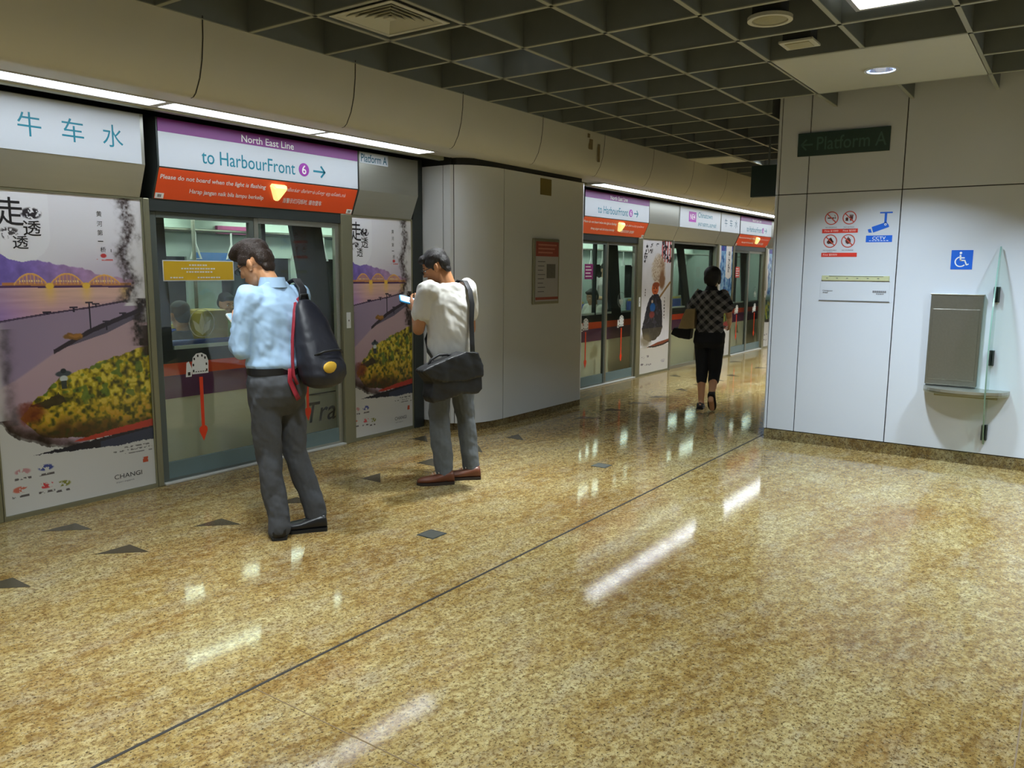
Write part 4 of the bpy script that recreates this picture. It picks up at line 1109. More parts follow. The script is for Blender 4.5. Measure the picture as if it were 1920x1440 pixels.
L.add([(4.80 + (p[0] + 0.22 * p[1]) * sc_, TY - 0.005, 0.16 + p[1] * sc_) for p in v_], f_)
L.box(4.86, 5.5, TY - 0.005, TY - 0.003, 0.415, 0.425)
L.build('lettering', mat('train_lettering', (58, 56, 50), 0.5), tr)
MB().box(TX0, TX1, TY + 0.05, 8.6, -0.05, 0.0).build('train_floor', M['train_floor'], tr)
MB().box(TX0, TX1, TY + 0.05, 8.6, 2.16, 2.2).box(TX0, TX1, TY + 0.05, TY + .25, 1.98, 2.16).box(TX0, TX1, 8.35, 8.6, 1.98, 2.16).build('train_ceiling', M['train_in'], tr)
b = MB(); b.box(TX0, TX1, 8.55, 8.6, 0, 0.95); b.box(TX0, TX1, 8.55, 8.6, 1.7, 2.2)
for k in range(15): b.box(TX0 + 1.5 * k, TX0 + 1.5 * k + 0.45, 8.55, 8.6, 0.95, 1.7)
b.build('far_side', M['train_in'], tr)
b = MB(); b.box(TX0, TX0 + 0.05, TY, 8.6, 0, 2.2); b.box(TX1 - 0.05, TX1, TY, 8.6, 0, 2.2); b.build('end_wall', M['train_in'], tr)
for y in (6.62, 8.12):
    for k in range(9):
        x = TX0 + 0.6 + 2.4 * k
        MB().box(x, x + 1.9, y - 0.055, y + 0.055, 2.125, 2.155, bev=0.01).build('ceiling_tube', M['strip_train'], tr)
MB().tube([(TX0, 7.0, 1.93), (TX1, 7.0, 1.93)], 0.016, 8).build('grab_rail', M['alu'], tr)
for k in range(34):
    x = 3.0 + 0.40 * k
    g_ = MB(); g_.tube([(x, 7.0, 1.925), (x, 7.0, 1.80)], 0.010, 6)
    g_.tube([(x, 7.0, 1.80), (x - 0.055, 7.0, 1.66), (x + 0.055, 7.0, 1.66), (x, 7.0, 1.80)], 0.011, 6)
    g_.build('hand_grip', M['vinyl_white'], tr)
for x in (4.55, 7.0, 10.25, 13.0, 16.0):
    MB().tube([(x, 6.95, 0), (x, 6.95, 2.16)], 0.018, 10).build('grab_pole', M['alu'], tr)
for C in [q - 5.75 for q in DC[:1]] + DC:
    for (x0, x1) in ((C + 1.0, C + 4.7),):
        for y0, y1, yb0, yb1 in ((8.05, 8.5, 8.45, 8.54), (5.83, 6.25, 5.81, 5.88)):
            if x1 > TX1: x1 = TX1 - 0.1
            if x0 < TX0: x0 = TX0 + 0.1
            if x1 - x0 < 0.5: continue
            MB().box(x0, x1, y0, y1, 0.38, 0.45, bev=0.02).box(x0, x1, yb0, yb1, 0.45, 0.88, bev=0.02).build('bench_seat', M['seat_blue'], tr)
            MB().box(x0 + 0.05, x1 - 0.05, yb0 + 0.01, yb1 - 0.01, 0.88, 0.93, bev=0.01).build('seat_back_rail', M['seat_yellow'], tr)
for x0 in (3.45, 4.02): MB().box(x0, x0 + 0.25, 6.05, 6.35, 0.9, 1.22, bev=0.03).build('seat_headrest', M['seat_yellow'], tr)
MB().box(3.3, 4.4, 6.05, 6.5, 0.38, 0.46, bev=0.02).box(3.3, 4.4, 6.03, 6.12, 0.46, 0.98, bev=0.02).build('bench_seat', M['seat_blue'], tr)
adp = MB(); adp.box(5.55, 6.05, 8.44, 8.455, 1.45, 1.75); adp.build('advert_card', mat('train_blue_advert', (60, 120, 190), 0.5, var=0.3, scale=12), tr)
MB().box(5.75, 6.25, 8.30, 8.345, 1.97, 2.06).box(3.9, 4.9, 8.30, 8.345, 1.99, 2.05).build('line_map_strip', mat('train_magenta_strip', (150, 54, 110), 0.5), tr)
struct(MB().box(-3, 22, 8.75, 8.8, -1.2, 4.0).box(-3, 22, 5.5, 8.8, -1.25, -1.2).box(-3, 22, 5.62, 8.8, 3.0, 3.05).box(-3, -2.95, 5.5, 8.8, -1.2, 4).box(22, 22.05, 5.4, 8.8, -1.2, 4).box(-3, 22, 5.44, 5.5, -1.2, -0.1).build('wall_tunnel', M['void']))

# ------------------------------------------------------------------ signs and fittings on the white wall
WXP = 7.52
def wall_pt(y, z, d=0.0): return Vector((WXP - d, y, z))
sg = thing('wall_sign', 'dark green Platform A sign with left arrow high on the white wall', 'sign', (WXP, 1.83, 2.6))
MB().box(WXP - 0.02, WXP + 0.001, 1.445, 2.205, 2.597, 2.797, bev=0.002).build('plate', M['sign_green'], sg)
L = MB(); text(L, 'Platform A', wall_pt(1.755, 2.70, 0.0212), WX, PZ, w=0.57, h=0.115, bold=0.006); arrow(L, wall_pt(2.125, 2.695, 0.0205), -WX, PZ, 0.10, 0.014, 0.045)
L.build('lettering', M['sign_green_text'], sg)

def ring_icon(mb_r, mb_i, y, z, kind):
    mb_r.disc(wall_pt(y, z, 0.0005), WX, PZ, 0.058, (-0.0008, 0, 0), 36, 0, 0.050)
    d = (WX - PZ).normalized(); s_ = (WX + PZ).normalized() * 0.0045; c = wall_pt(y, z, 0.0005)
    mb_r.prism([c - d * 0.051 - s_, c + d * 0.051 - s_, c + d * 0.051 + s_, c - d * 0.051 + s_], (-0.0012, 0, 0))
    P = lambda a, q: c + WX * a + PZ * q
    e = (-0.0008, 0, 0)
    if kind == 0:
        mb_i.prism([P(-.034, -.004), P(.022, -.004), P(.022, .006), P(-.034, .006)], e); mb_i.prism([P(.026, -.004), P(.036, -.004), P(.036, .006), P(.026, .006)], e)
        mb_i.prism([P(.030, .010), P(.034, .010), P(.026, .028), P(.022, .026)], e)
    elif kind == 1:
        mb_i.prism([P(.004, -.026), P(.026, -.026), P(.030, .016), P(.000, .016)], e); mb_i.prism([P(-.002, .018), P(.032, .018), P(.032, .025), P(-.002, .025)], e)
        mb_i.prism([P(-.034, -.026), P(-.008, -.026), P(-.012, -.014), P(-.030, -.014)], e); mb_i.disc(P(-.021, -.008), WX, PZ, 0.012, e, 14)
    elif kind == 2:
        for (a, q) in ((-.012, -.008), (.012, -.008), (0, .010)): mb_i.disc(P(a, q), WX, PZ, 0.017, e, 14)
        mb_i.prism([P(-.006, .02), P(.004, .034), P(.012, .018)], e)
    else:
        n = 18; mb_i.prism([P((.026 if i % 2 else .020) * math.cos(2 * PI * i / n), (.030 if i % 2 else .024) * math.sin(2 * PI * i / n)) for i in range(n)], e)
        mb_i.prism([P(-.003, .024), P(.003, .024), P(.004, .036), P(-.004, .036)], e)

def prohibit(za, zb, yb0, yb1, kinds, caps, fine, label):
    t = thing('prohibition_notice', label, 'notice', (WXP, 1.80, zb), 'red prohibition notices on the white wall')
    r, i = MB(), MB()
    for y, k in zip((1.88, 1.73), kinds): ring_icon(r, i, y, za, k)
    r.build('prohibition_ring', M['red_pale'], t); i.build('pictogram', M['brown'], t)
    L = MB()
    for y, cc in zip((1.88, 1.73), caps):
        for q, s_ in enumerate(cc): text(L, s_, wall_pt(y, za - 0.080 - 0.017 * q, 0.001), WX, PZ, w=min(0.115, 0.0095 * len(s_)), h=0.0105)
    L.build('caption', M['ink_grey'], t)
    bar = MB().box(WXP - 0.0008, WXP + 0.0005, yb1, yb0, zb - 0.018, zb + 0.018).build('fine_bar', M['red'], t)
    L = MB()
    for s_, y, w_ in fine: text(L, s_, wall_pt(y, zb, 0.0012), WX, PZ, w=w_, h=0.018, bold=0.004)
    L.build('fine_text', mat('pale_red_lettering', (240, 200, 190), 0.5), bar)
prohibit(2.05, 1.938, 1.955, 1.655, (0, 1), (('NO SMOKING',), ('NO EATING', 'OR DRINKING')), (('Fine $1000', 1.875, 0.115), ('Fine $500', 1.725, 0.105)),
         'upper red prohibition notice with crossed-out cigarette and food on the white wall')
prohibit(1.85, 1.730, 1.95, 1.65, (2, 3), (('NO FLAMMABLE', 'GOODS'), ('NO DURIANS',)), (('Fine $5000', 1.875, 0.12),),
         'lower red prohibition notice with two round pictograms above the strip map')
cc = thing('camera_sign', 'blue and white security camera sign with CCTV bar on the white wall', 'sign', (WXP, 1.47, 1.82))
b = MB(); e = (-0.0008, 0, 0)
Q = lambda y, z: wall_pt(y, z, 0.0005)
b.prism([Q(1.485, 2.078), Q(1.385, 2.078), Q(1.385, 2.09), Q(1.485, 2.09)], e)
b.prism([Q(1.447, 2.078), Q(1.428, 2.078), Q(1.428, 1.995), Q(1.447, 1.995)], e)
b.prism([Q(1.545, 1.965), Q(1.43, 2.005), Q(1.415, 1.960), Q(1.530, 1.918)], e)
b.prism([Q(1.43, 2.004), Q(1.413, 1.985), Q(1.405, 1.966), Q(1.415, 1.958)], e)
b.prism([Q(1.551, 1.950), Q(1.540, 1.918), Q(1.566, 1.918), Q(1.575, 1.945)], e)
b.build('camera_symbol', M['blue'], cc)
b = MB(); b.disc(wall_pt(1.436, 1.985, 0.0014), WX, PZ, 0.010, e, 16, 0, 0.005); b.build('pivot', M['vinyl_white'], cc)
br = MB().box(WXP - 0.0008, WXP + 0.0005, 1.375, 1.585, 1.836, 1.893).build('name_bar', M['blue'], cc)
L = MB(); text(L, 'CCTV', wall_pt(1.48, 1.871, 0.0012), WX, PZ, w=0.105, h=0.026, bold=0.006)
for i in range(7): L.box(WXP - 0.0013, WXP - 0.0008, 1.405 + 0.023 * i, 1.42 + 0.023 * i, 1.846, 1.851)
L.build('lettering', M['vinyl_white'], br)

ac = thing('access_sign', 'square blue wheelchair access sign above the steel phone panel', 'sign', (WXP, 0.84, 1.61))
MB().box(WXP - 0.0015, WXP + 0.0005, 0.762, 0.918, 1.608, 1.764).build('plate', M['blue'], ac)
b = MB(); e = (-0.0008, 0, 0); A = lambda a, q: wall_pt(0.84 - a, 1.686 + q, 0.0016)
b.disc(A(-.010, .055), WX, PZ, 0.0095, e, 18)
b.prism([A(-.018, .040), A(-.006, .040), A(-.002, -.008), A(-.014, -.008)], e)
b.prism([A(-.008, .020), A(.020, .020), A(.020, .011), A(-.008, .011)], e)
b.prism([A(-.012, .000), A(.022, .000), A(.022, -.010), A(-.012, -.010)], e)
b.prism([A(.016, -.002), A(.026, -.002), A(.042, -.044), A(.032, -.044)], e)
b.prism([A(.034, -.036), A(.052, -.030), A(.052, -.040), A(.036, -.046)], e)
n = 26; pts_o, pts_i = [], []
for i in range(n + 1):
    t_ = math.radians(105 + 215 * i / n)
    pts_o.append(A(-.008 + .043 * math.cos(t_), -.016 + .043 * math.sin(t_))); pts_i.append(A(-.008 + .034 * math.cos(t_), -.016 + .034 * math.sin(t_)))
for i in range(n): b.prism([pts_o[i], pts_o[i + 1], pts_i[i + 1], pts_i[i]], e)
b.build('wheelchair_symbol', M['vinyl_white'], ac)

mp_ = thing('strip_map', 'thin pale green strip map on the white wall above the clear notice holder', 'map', (WXP, 1.65, 1.50))
MB().box(WXP - 0.012, WXP + 0.001, 1.372, 1.93, 1.505, 1.548, bev=0.002).build('plate', mat('pale_green_strip', (190, 192, 150), 0.4, var=0.12, scale=20), mp_)
L = MB()
L.box(WXP - 0.0132, WXP - 0.012, 1.42, 1.87, 1.541, 1.545)
for i in range(6): L.box(WXP - 0.0132, WXP - 0.012, 1.885 - 0.085 * i - 0.008, 1.885 - 0.085 * i + 0.008, 1.522, 1.528)
L.build('lettering', M['ink_grey'], mp_)
nh = thing('notice_holder', 'clear flat notice holder with small print under the strip map', 'notice', (WXP, 1.65, 1.33))
MB().box(WXP - 0.004, WXP + 0.001, 1.365, 1.94, 1.33, 1.498, bev=0.001).build('sheet', M['panel'], nh)
b = MB(); b.box(WXP - 0.0065, WXP + 0.001, 1.36, 1.945, 1.325, 1.3295); b.build('rim', M['ink_grey'], nh)
L = MB()
text(L, 'Chinatown', wall_pt(1.875, 1.415, 0.0068), WX, PZ, w=0.085, h=0.013, bold=0.004)
for (y0, y1, z) in ((1.916, 1.87, 1.398), (1.50, 1.39, 1.418), (1.50, 1.39, 1.408), (1.47, 1.42, 1.394)):
    yy = y0
    while yy > y1: L.box(WXP - 0.0068, WXP - 0.006, yy - 0.012, yy, z - 0.003, z + 0.003); yy -= 0.016
L.build('small_print', M['ink_grey'], nh)

# phone point: steel panel, rounded shelf, upright glass fin with clamps
ph = thing('phone_cabinet', 'brushed steel phone panel mounted on the white wall over a rounded shelf', 'phone cabinet', (WXP, 0.845, 0.66))
MB().box(WXP - 0.045, WXP + 0.001, 0.655, 1.035, 0.655, 1.405, bev=0.004).build('casing', M['steel_phone'], ph)
MB().box(WXP - 0.049, WXP - 0.044, 0.675, 1.015, 0.70, 1.285, bev=0.002).build('front_plate', M['steel_phone'], ph)
MB().box(WXP - 0.05, WXP - 0.0, 0.65, 1.04, 1.400, 1.408, bev=0.002).build('top_lip', M['alu'], ph)
sh = thing('wall_shelf', 'rounded steel shelf below the phone panel on the white wall', 'shelf', (WXP, 0.73, 0.615))
n = 24
def shelf_poly(k=1.0, top=0.0):
    return [(WXP - 0.26 * k * math.sin(PI * i / n) ** 0.8, 0.73 + 0.31 * math.cos(PI * i / n)) for i in range(n + 1)]
MB().prism([(x, y, 0.618) for x, y in shelf_poly()], (0, 0, 0.022)).build('shelf_top', M['alu'], sh)
b = MB()
b.prism([(x, y, 0.600) for x, y in shelf_poly(0.97)], (0, 0, 0.0175)); b.build('underside', M['alu_olive'], sh)
MB().box(WXP - 0.03, WXP + 0.001, 0.50, 0.96, 0.56, 0.5995, bev=0.003).build('wall_bracket', M['alu_olive'], sh)
gf = thing('glass_fin', 'upright clear green-edged glass fin standing out of the white wall beside the phone panel', 'glass panel', (WXP, 0.575, 0.2))
prof_f = []
for i in range(25):
    z = 0.19 + 1.60 * i / 24
    d = 0.27 * math.sin(PI * i / 24) ** 0.85
    prof_f.append((z, 0.03 + d))
poly = [(WXP - 0.012, 0.575, prof_f[0][0])] + [(WXP - d, 0.575, z) for z, d in prof_f] + [(WXP - 0.012, 0.575, prof_f[-1][0])]
MB().prism(poly, (0, -0.010, 0)).build('glass_sheet', M['glass_fin'], gf)
b = MB()
ed = [Vector((WXP - d, 0.57, z)) for z, d in prof_f]
for a_, c_ in zip(ed[:-1], ed[1:]):
    b.prism([a_ + Vector((-0.001, -0.0052, 0)), a_ + Vector((-0.001, 0.0052, 0)), c_ + Vector((-0.001, 0.0052, 0)), c_ + Vector((-0.001, -0.0052, 0))], (0.003, 0, 0))
b.build('polished_edge', M['glass_edge'], gf)
for z in (1.41, 0.90, 0.285):
    b = MB(); b.box(WXP - 0.045, WXP + 0.001, 0.548, 0.562, z - 0.062, z + 0.062, bev=0.003); b.box(WXP - 0.045, WXP + 0.001, 0.578, 0.592, z - 0.062, z + 0.062, bev=0.003); b.box(WXP - 0.012, WXP + 0.001, 0.548, 0.592, z - 0.062, z + 0.062)
    b.build('clamp', M['steel_dark'], gf)

hs = thing('hanging_sign', 'dark square hanging sign partly hidden by the edge of the white wall', 'sign', (9.0, 2.78, 2.4))
MB().box(8.97, 9.05, 2.43, 3.13, 2.395, 2.735, bev=0.006).build('sign_box', M['sign_green'], hs)
for y in (2.6, 2.95): MB().tube([(9.01, y, 2.735), (9.01, y, 3.42)], 0.012, 8).build('hanger_rod', M['baffle'], hs)
lb_ = thing('advert_lightbox', 'brightly lit advert panel at the far end of the platform', 'lightbox', (29.7, 3.3, 1.4))
MB().box(29.7, 29.998, 2.6, 4.0, 1.3, 2.3).build('housing', M['steel_dark'], lb_)
MB().box(29.69, 29.7, 2.65, 3.95, 1.35, 2.25).build('lit_face', M['cell_lamp'], lb_)

# ------------------------------------------------------------------ people
SKIN = {k: mat('skin_' + k, c, 0.5, var=0.06, scale=14) for k, c in (('tan', (206, 150, 108)), ('brown', (178, 124, 84)), ('fair', (214, 170, 132)))}
M['hair'] = mat('black_hair', (26, 22, 20), 0.55, var=0.4, scale=60, bump=0.5, bscale=180)
M['hair_brown'] = mat('dark_brown_hair', (44, 30, 22), 0.5, var=0.5, scale=60, bump=0.5, bscale=180)
M['eye'] = mat('dark_eye', (20, 16, 14), 0.2)
M['frame_black'] = mat('black_spectacle_frame', (20, 20, 22), 0.3)

class Rig:
    def __init__(s, O, F):
        s.O = Vector((O[0], O[1], 0)); s.F = Vector((F[0], F[1], 0)).normalized(); s.L = Vector((-s.F.y, s.F.x, 0)); s.U = Vector((0, 0, 1))
    def p(s, f, l, u): return s.O + s.F * f + s.L * l + s.U * u
    def d(s, f, l, u): return s.F * f + s.L * l + s.U * u

def torso(mb, R, rings, n=26, power=2.3, twist=0.0):
    out = []
    for (u, f, l, hw, hd) in rings:
        out.append((R.p(f, l, u), R.L * hw, R.F * hd))
    mb.loft(out, n, power=power)

def limb(mb, pts, rads):
    for i in range(len(pts) - 1): mb.cap(pts[i], rads[i], pts[i + 1], rads[i + 1])

def hand(mb, wrist, d, n, side, curl=0.6, k=1.0, thumb_in=0.5):
    """wrist point, d = towards the knuckles, n = palm normal, side = unit vector towards the thumb"""
    d = Vector(d).normalized(); n = Vector(n); n = (n - d * n.dot(d)).normalized(); sd = Vector(side); sd = (sd - d * sd.dot(d) - n * sd.dot(n)).normalized()
    W = Vector(wrist)
    mb.loft([(W - d * 0.02, sd * 0.027 * k, n * 0.020 * k), (W + d * 0.015 * k, sd * 0.030 * k, n * 0.019 * k), (W + d * 0.05 * k, sd * 0.040 * k, n * 0.018 * k), (W + d * 0.085 * k, sd * 0.041 * k, n * 0.015 * k), (W + d * 0.094 * k, sd * 0.036 * k, n * 0.011 * k)], 16)
    for i, (off, ln) in enumerate(((0.031, 0.070), (0.0105, 0.078), (-0.0105, 0.072), (-0.031, 0.056))):
        p = W + d * 0.084 * k + sd * off * k * 1.04
        a = curl * (0.75 + 0.12 * i); r = 0.0088 * k
        seg = [0.45, 0.32, 0.23]; ang = 0.0
        for q in range(3):
            ang += a * (0.55, 0.75, 0.5)[q]
            e = p + (d * math.cos(ang) + n * math.sin(ang) + sd * off * 1.2).normalized() * (ln * seg[q] * 1.15 * k)
            mb.cap(p, r, e, r * 0.9, 10); p = e; r *= 0.92
    p = W + d * 0.026 * k + sd * 0.026 * k
    dirs = [(sd * 0.75 + d * 0.6 + n * 0.25 * thumb_in).normalized(), (sd * 0.30 + d * 0.85 + n * 0.5 * thumb_in).normalized(), (sd * 0.05 + d * 0.9 + n * 0.6 * thumb_in).normalized()]
    r = 0.0125 * k
    for q, ln in enumerate((0.040, 0.032, 0.026)):
        e = p + dirs[q] * ln * k; mb.cap(p, r, e, r * 0.88, 10); p = e; r *= 0.86

def head(mb, R, c, yaw, pitch, s=1.0, tilt=0.0):
    """skull, face, nose, lips, ears; returns the head frame"""
    hf = (R.F * math.cos(yaw) + R.L * math.sin(yaw)); hl = Vector((-hf.y, hf.x, 0))
    f = hf * math.cos(pitch) - R.U * math.sin(pitch); u = hf * math.sin(pitch) + R.U * math.cos(pitch)
    l = hl
    if tilt: l, u = l * math.cos(tilt) + u * math.sin(tilt), u * math.cos(tilt) - l * math.sin(tilt)
    C = Vector(c)
    P = lambda a, b, q: C + (f * a + l * b + u * q) * s
    A = lambda x, y, z: (f * x * s, l * y * s, u * z * s)
    mb.ell(P(-0.012, 0, 0.035), A(0.098, 0.076, 0.085), 22, 14)
    mb.ell(P(0.024, 0, -0.015), A(0.068, 0.066, 0.088), 20, 12)
    mb.ell(P(0.034, 0, -0.070), A(0.052, 0.052, 0.046), 18, 10)
    mb.ell(P(0.066, 0, -0.097), A(0.024, 0.028, 0.020), 14, 8)
    mb.ell(P(0.072, 0, 0.024), A(0.020, 0.050, 0.014), 14, 8)          # brow
    mb.cap(P(0.086, 0, 0.010), 0.009 * s, P(0.104, 0, -0.028), 0.0125 * s, 10)
    for b in (-1, 1):
        mb.sph(P(0.094, 0.012 * b, -0.032), 0.0095 * s, 0, 10, 7)
        mb.ell(P(0.064, 0.036 * b, -0.025), A(0.022, 0.024, 0.020), 12, 8)   # cheek
        mb.ell(P(-0.008, 0.075 * b, -0.012), A(0.020, 0.009, 0.032), 14, 9)
        mb.ell(P(-0.016, 0.082 * b, -0.006), A(0.014, 0.008, 0.026), 12, 8)
        mb.ell(P(0.000, 0.076 * b, -0.038), A(0.010, 0.008, 0.010), 10, 7)
    mb.ell(P(0.086, 0, -0.058), A(0.012, 0.024, 0.006), 12, 7)
    mb.ell(P(0.084, 0, -0.069), A(0.012, 0.021, 0.007), 12, 7)
    return P, A, (f, l, u)

def face_parts(P, A, t, s=1.0):
    for b in (-1, 1):
        m = MB(); m.ell(P(0.074, 0.031 * b, 0.0), A(0.012, 0.013, 0.008), 12, 8); m.build('eye', M['vinyl_white'], t, smooth=True)
        m = MB(); m.ell(P(0.083, 0.031 * b, -0.001), A(0.005, 0.006, 0.006), 10, 7); m.build('pupil', M['eye'], t, smooth=True)
        m = MB(); m.tube([P(0.084, 0.012 * b, 0.022), P(0.088, 0.030 * b, 0.028), P(0.072, 0.052 * b, 0.020)], [0.003 * s, 0.004 * s, 0.002 * s], 8); m.build('eyebrow', M['hair'], t, smooth=True)
    m = MB(); m.ell(P(0.0945, 0, -0.0635), A(0.0035, 0.020, 0.003), 12, 6); m.build('mouth', mat('lip_line', (130, 70, 60), 0.5), t, smooth=True)

def glasses(P, t):
    g = MB()
    for b in (-1, 1):
        pts = [P(0.103, 0.032 * b + 0.024 * math.cos(2 * PI * i / 16), -0.002 + 0.018 * math.sin(2 * PI * i / 16)) for i in range(17)]
        g.tube(pts, 0.0024, 6)
        g.tube([P(0.102, 0.056 * b, 0.004), P(0.06, 0.073 * b, 0.004), P(-0.004, 0.080 * b, 0.002), P(-0.022, 0.082 * b, -0.014)], 0.0024, 6)
    g.tube([P(0.104, 0.008, 0.0), P(0.107, 0, 0.003), P(0.104, -0.008, 0.0)], 0.0022, 6)
    return g.build('spectacles', M['frame_black'], t, smooth=True)

def shoe(t, heel, d, up, ln, wd, m_upper, m_sole, name='shoe', top=0.085):
    """heel = point on the ground under the heel, d = towards the toe"""
    H, D, N = Vector(heel), Vector(d).normalized(), Vector(up).normalized(); S = N.cross(D).normalized()
    prof = [(0.00, .70, top * .55), (0.03, .82, top), (0.10, .84, top * 1.02), (0.22, .86, top * .98), (0.38, .90, top * .80), (0.55, 1.0, top * .62), (0.72, 1.02, top * .54), (0.86, .86, top * .48), (0.95, .58, top * .38), (1.0, .22, top * .22)]
    r = []
    for (q, w_, h_) in prof:
        hh = max(h_ * 0.5, 0.008)
        r.append((H + D * q * ln + N * (0.014 + hh), S * wd / 2 * w_, N * hh))
    b = MB(); b.loft(r, 18, power=2.6)
    up_ = b.build(name, m_upper, t, smooth=True)
    b = MB(); b.prism([H + D * q * ln * 1.01 + S * wd / 2 * w_ * 1.06 for (q, w_, h_) in prof] + [H + D * q * ln * 1.01 - S * wd / 2 * w_ * 1.06 for (q, w_, h_) in prof[::-1]], N * 0.020)
    b.build('sole', m_sole, up_)
    return up_

def hair_disp(amp, fr=40, seed=0):
    def d(co, nr):
        return amp * 2 * (fbm(co[:, 0] * fr + co[:, 2] * 12, co[:, 1] * fr + co[:, 2] * fr * .6, seed, 3) - 0.45)
    return d

# ---- man in the light blue shirt, facing the doors, head bent over a phone
R = Rig((2.94, 3.75), (0.0, 1.0))
t = thing('person', 'standing person in light blue long-sleeved shirt and dark grey trousers looking down at a phone', 'person', (2.94, 3.75, 0))
shL, shR = R.p(0.0, 0.172, 1.415), R.p(-0.01, -0.172, 1.425)
elL, elR = R.p(0.03, 0.205, 1.135), R.p(0.05, -0.205, 1.145)
wrL, wrR = R.p(0.215, 0.085, 1.225), R.p(0.225, -0.055, 1.22)
hipL, hipR = R.p(0.0, 0.085, 0.93), R.p(0.0, -0.085, 0.93)
knL, knR = R.p(0.035, 0.045, 0.50), R.p(0.035, -0.145, 0.49)
anL, anR = R.p(0.0, 0.012, 0.085), R.p(-0.045, -0.235, 0.085)
hc = R.p(0.095, 0.045, 1.600)
b = MB()
P, A, fr = head(b, R, hc, math.radians(22), math.radians(28), 1.0)
b.cap(R.p(-0.015, 0.0, 1.44), 0.058, P(-0.03, 0, -0.06), 0.052)
torso(b, R, [(0.88, 0, 0, .14, .09), (1.03, 0, 0, .13, .085), (1.22, 0, 0, .15, .09), (1.36, 0, 0, .155, .085), (1.44, -.01, 0, .10, .06), (1.48, -.01, 0, .055, .05)])
limb(b, [shL, elL, wrL], [.045, .038, .028]); limb(b, [shR, elR, wrR], [.045, .038, .028])
limb(b, [hipL, knL, anL], [.075, .05, .038]); limb(b, [hipR, knR, anR], [.075, .05, .038])
b.cap(anL, .030, R.p(.05, -.02, .040), .018); b.cap(anR, .030, R.p(-.01, -.19, .040), .018)
hand(b, wrL, R.d(.80, -.35, .35), R.d(.1, -.75, .45), R.d(-.2, .2, .9), 0.75)
hand(b, wrR, R.d(.80, .25, .35), R.d(.1, .75, .45), R.d(-.2, -.2, .9), 0.75)
solid(b, 'body', SKIN['tan'], t, 0.0055, 3)
face_parts(P, A, t); glasses(P, t)
b = MB()
b.ell(P(-0.020, 0, 0.058), A(0.098, 0.084, 0.080), 22, 14)
b.ell(P(-0.070, 0, 0.010), A(0.048, 0.074, 0.070), 18, 12)
b.ell(P(-0.072, 0, -0.045), A(0.030, 0.056, 0.045), 16, 10)
b.ell(P(0.015, 0.0, 0.104), A(0.088, 0.074, 0.046), 18, 12)
b.ell(P(0.066, 0.0, 0.094), A(0.050, 0.062, 0.038), 16, 10)
for i in range(46):
    a_ = random.uniform(-1, 1); g_ = random.uniform(-.2, 1)
    q0 = P(0.095 * g_ - .02, 0.056 * a_, 0.118 - 0.02 * abs(a_) - .02 * max(g_, 0)); q1 = q0 + (fr[0] * random.uniform(.2, .9) + fr[2] * random.uniform(.3, .9) + fr[1] * random.uniform(-.4, .4)).normalized() * 0.032
    b.cap(q0, 0.013, q1, 0.005, 8)
for s_ in (-1, 1): b.ell(P(0.010, 0.074 * s_, 0.030), A(0.045, 0.012, 0.036), 14, 9)
solid(b, 'hair', M['hair_brown'], t, 0.0055, 2, hair_disp(.004, 55, 3))
b = MB()
torso(b, R, [(0.94, 0, 0, .145, .100), (1.0, -.004, 0, .158, .112), (1.035, -.006, 0, .177, .130), (1.08, -.01, 0, .170, .122), (1.18, -.012, 0, .172, .118), (1.30, -.012, 0, .186, .122), (1.38, -.01, 0, .186, .112), (1.435, -.01, 0, .150, .088), (1.475, -.01, 0, .088, .070), (1.50, -.008, 0, .066, .062)])
limb(b, [shL, elL, wrL - (wrL - elL).normalized() * .012], [.072, .062, .042]); limb(b, [shR, elR, wrR - (wrR - elR).normalized() * .012], [.072, .062, .042])
b.sph(R.p(-.01, .14, 1.40), .078); b.sph(R.p(-.01, -.14, 1.41), .078)
M['shirt_blue'] = mat('light_blue_cotton', (160, 190, 220), 0.75, var=0.05, scale=30, bump=0.08, bscale=500)
solid(b, 'shirt', M['shirt_blue'], t, 0.007, 6, folds(.017, 9, 5, 2))
b = MB()
ringn = []
b.loft([(R.p(-.006, .003, 1.475), R.L * .074, R.F * .068), (R.p(-.002, .004, 1.525), R.L * .066, R.F * .064)], 24, cap=False)
b.loft([(R.p(-.006, .003, 1.470), R.L * .084, R.F * .078), (R.p(-.002, .004, 1.527), R.L * .069, R.F * .067)], 24, cap=False)
b.build('collar', M['shirt_blue'], t, smooth=True)
b = MB()
torso(b, R, [(0.74, .005, -.008, .110, .075), (0.80, -.004, -.005, .155, .108), (0.86, -.015, -.004, .174, .124), (0.93, -.02, 0, .172, .126), (0.99, -.008, 0, .163, .116), (1.015, -.004, 0, .160, .113)])
limb(b, [hipL, knL, R.p(.0, .012, .055)], [.098, .073, .062]); limb(b, [hipR, knR, R.p(-.045, -.235, .075)], [.098, .073, .062])
M['trouser_grey'] = mat('dark_grey_trousers', (66, 68, 72), 0.8, var=0.15, scale=60, bump=0.08, bscale=400)
solid(b, 'trousers', M['trouser_grey'], t, 0.007, 5, folds(.014, 10, 6, 4))
b = MB(); b.loft([(R.p(-.006, 0, .985), R.L * .172, R.F * .126), (R.p(-.006, 0, 1.022), R.L * .172, R.F * .126)], 30, power=2.3); b.build('belt', mat('black_belt', (24, 24, 26), 0.4), t, smooth=True, auto=True)
M['shoe_black'] = mat('black_shoe_leather', (24, 24, 26), 0.35); M['sole_black'] = mat('black_rubber_sole', (16, 16, 16), 0.6)
shoe(t, R.p(-.045, .048, 0), R.d(.80, -.60, 0), (0, 0, 1), .285, .102, M['shoe_black'], M['sole_black'])
shoe(t, R.p(-.10, -.265, 0), R.d(.62, .78, 0), (0, 0, 1), .285, .102, M['shoe_black'], M['sole_black'])
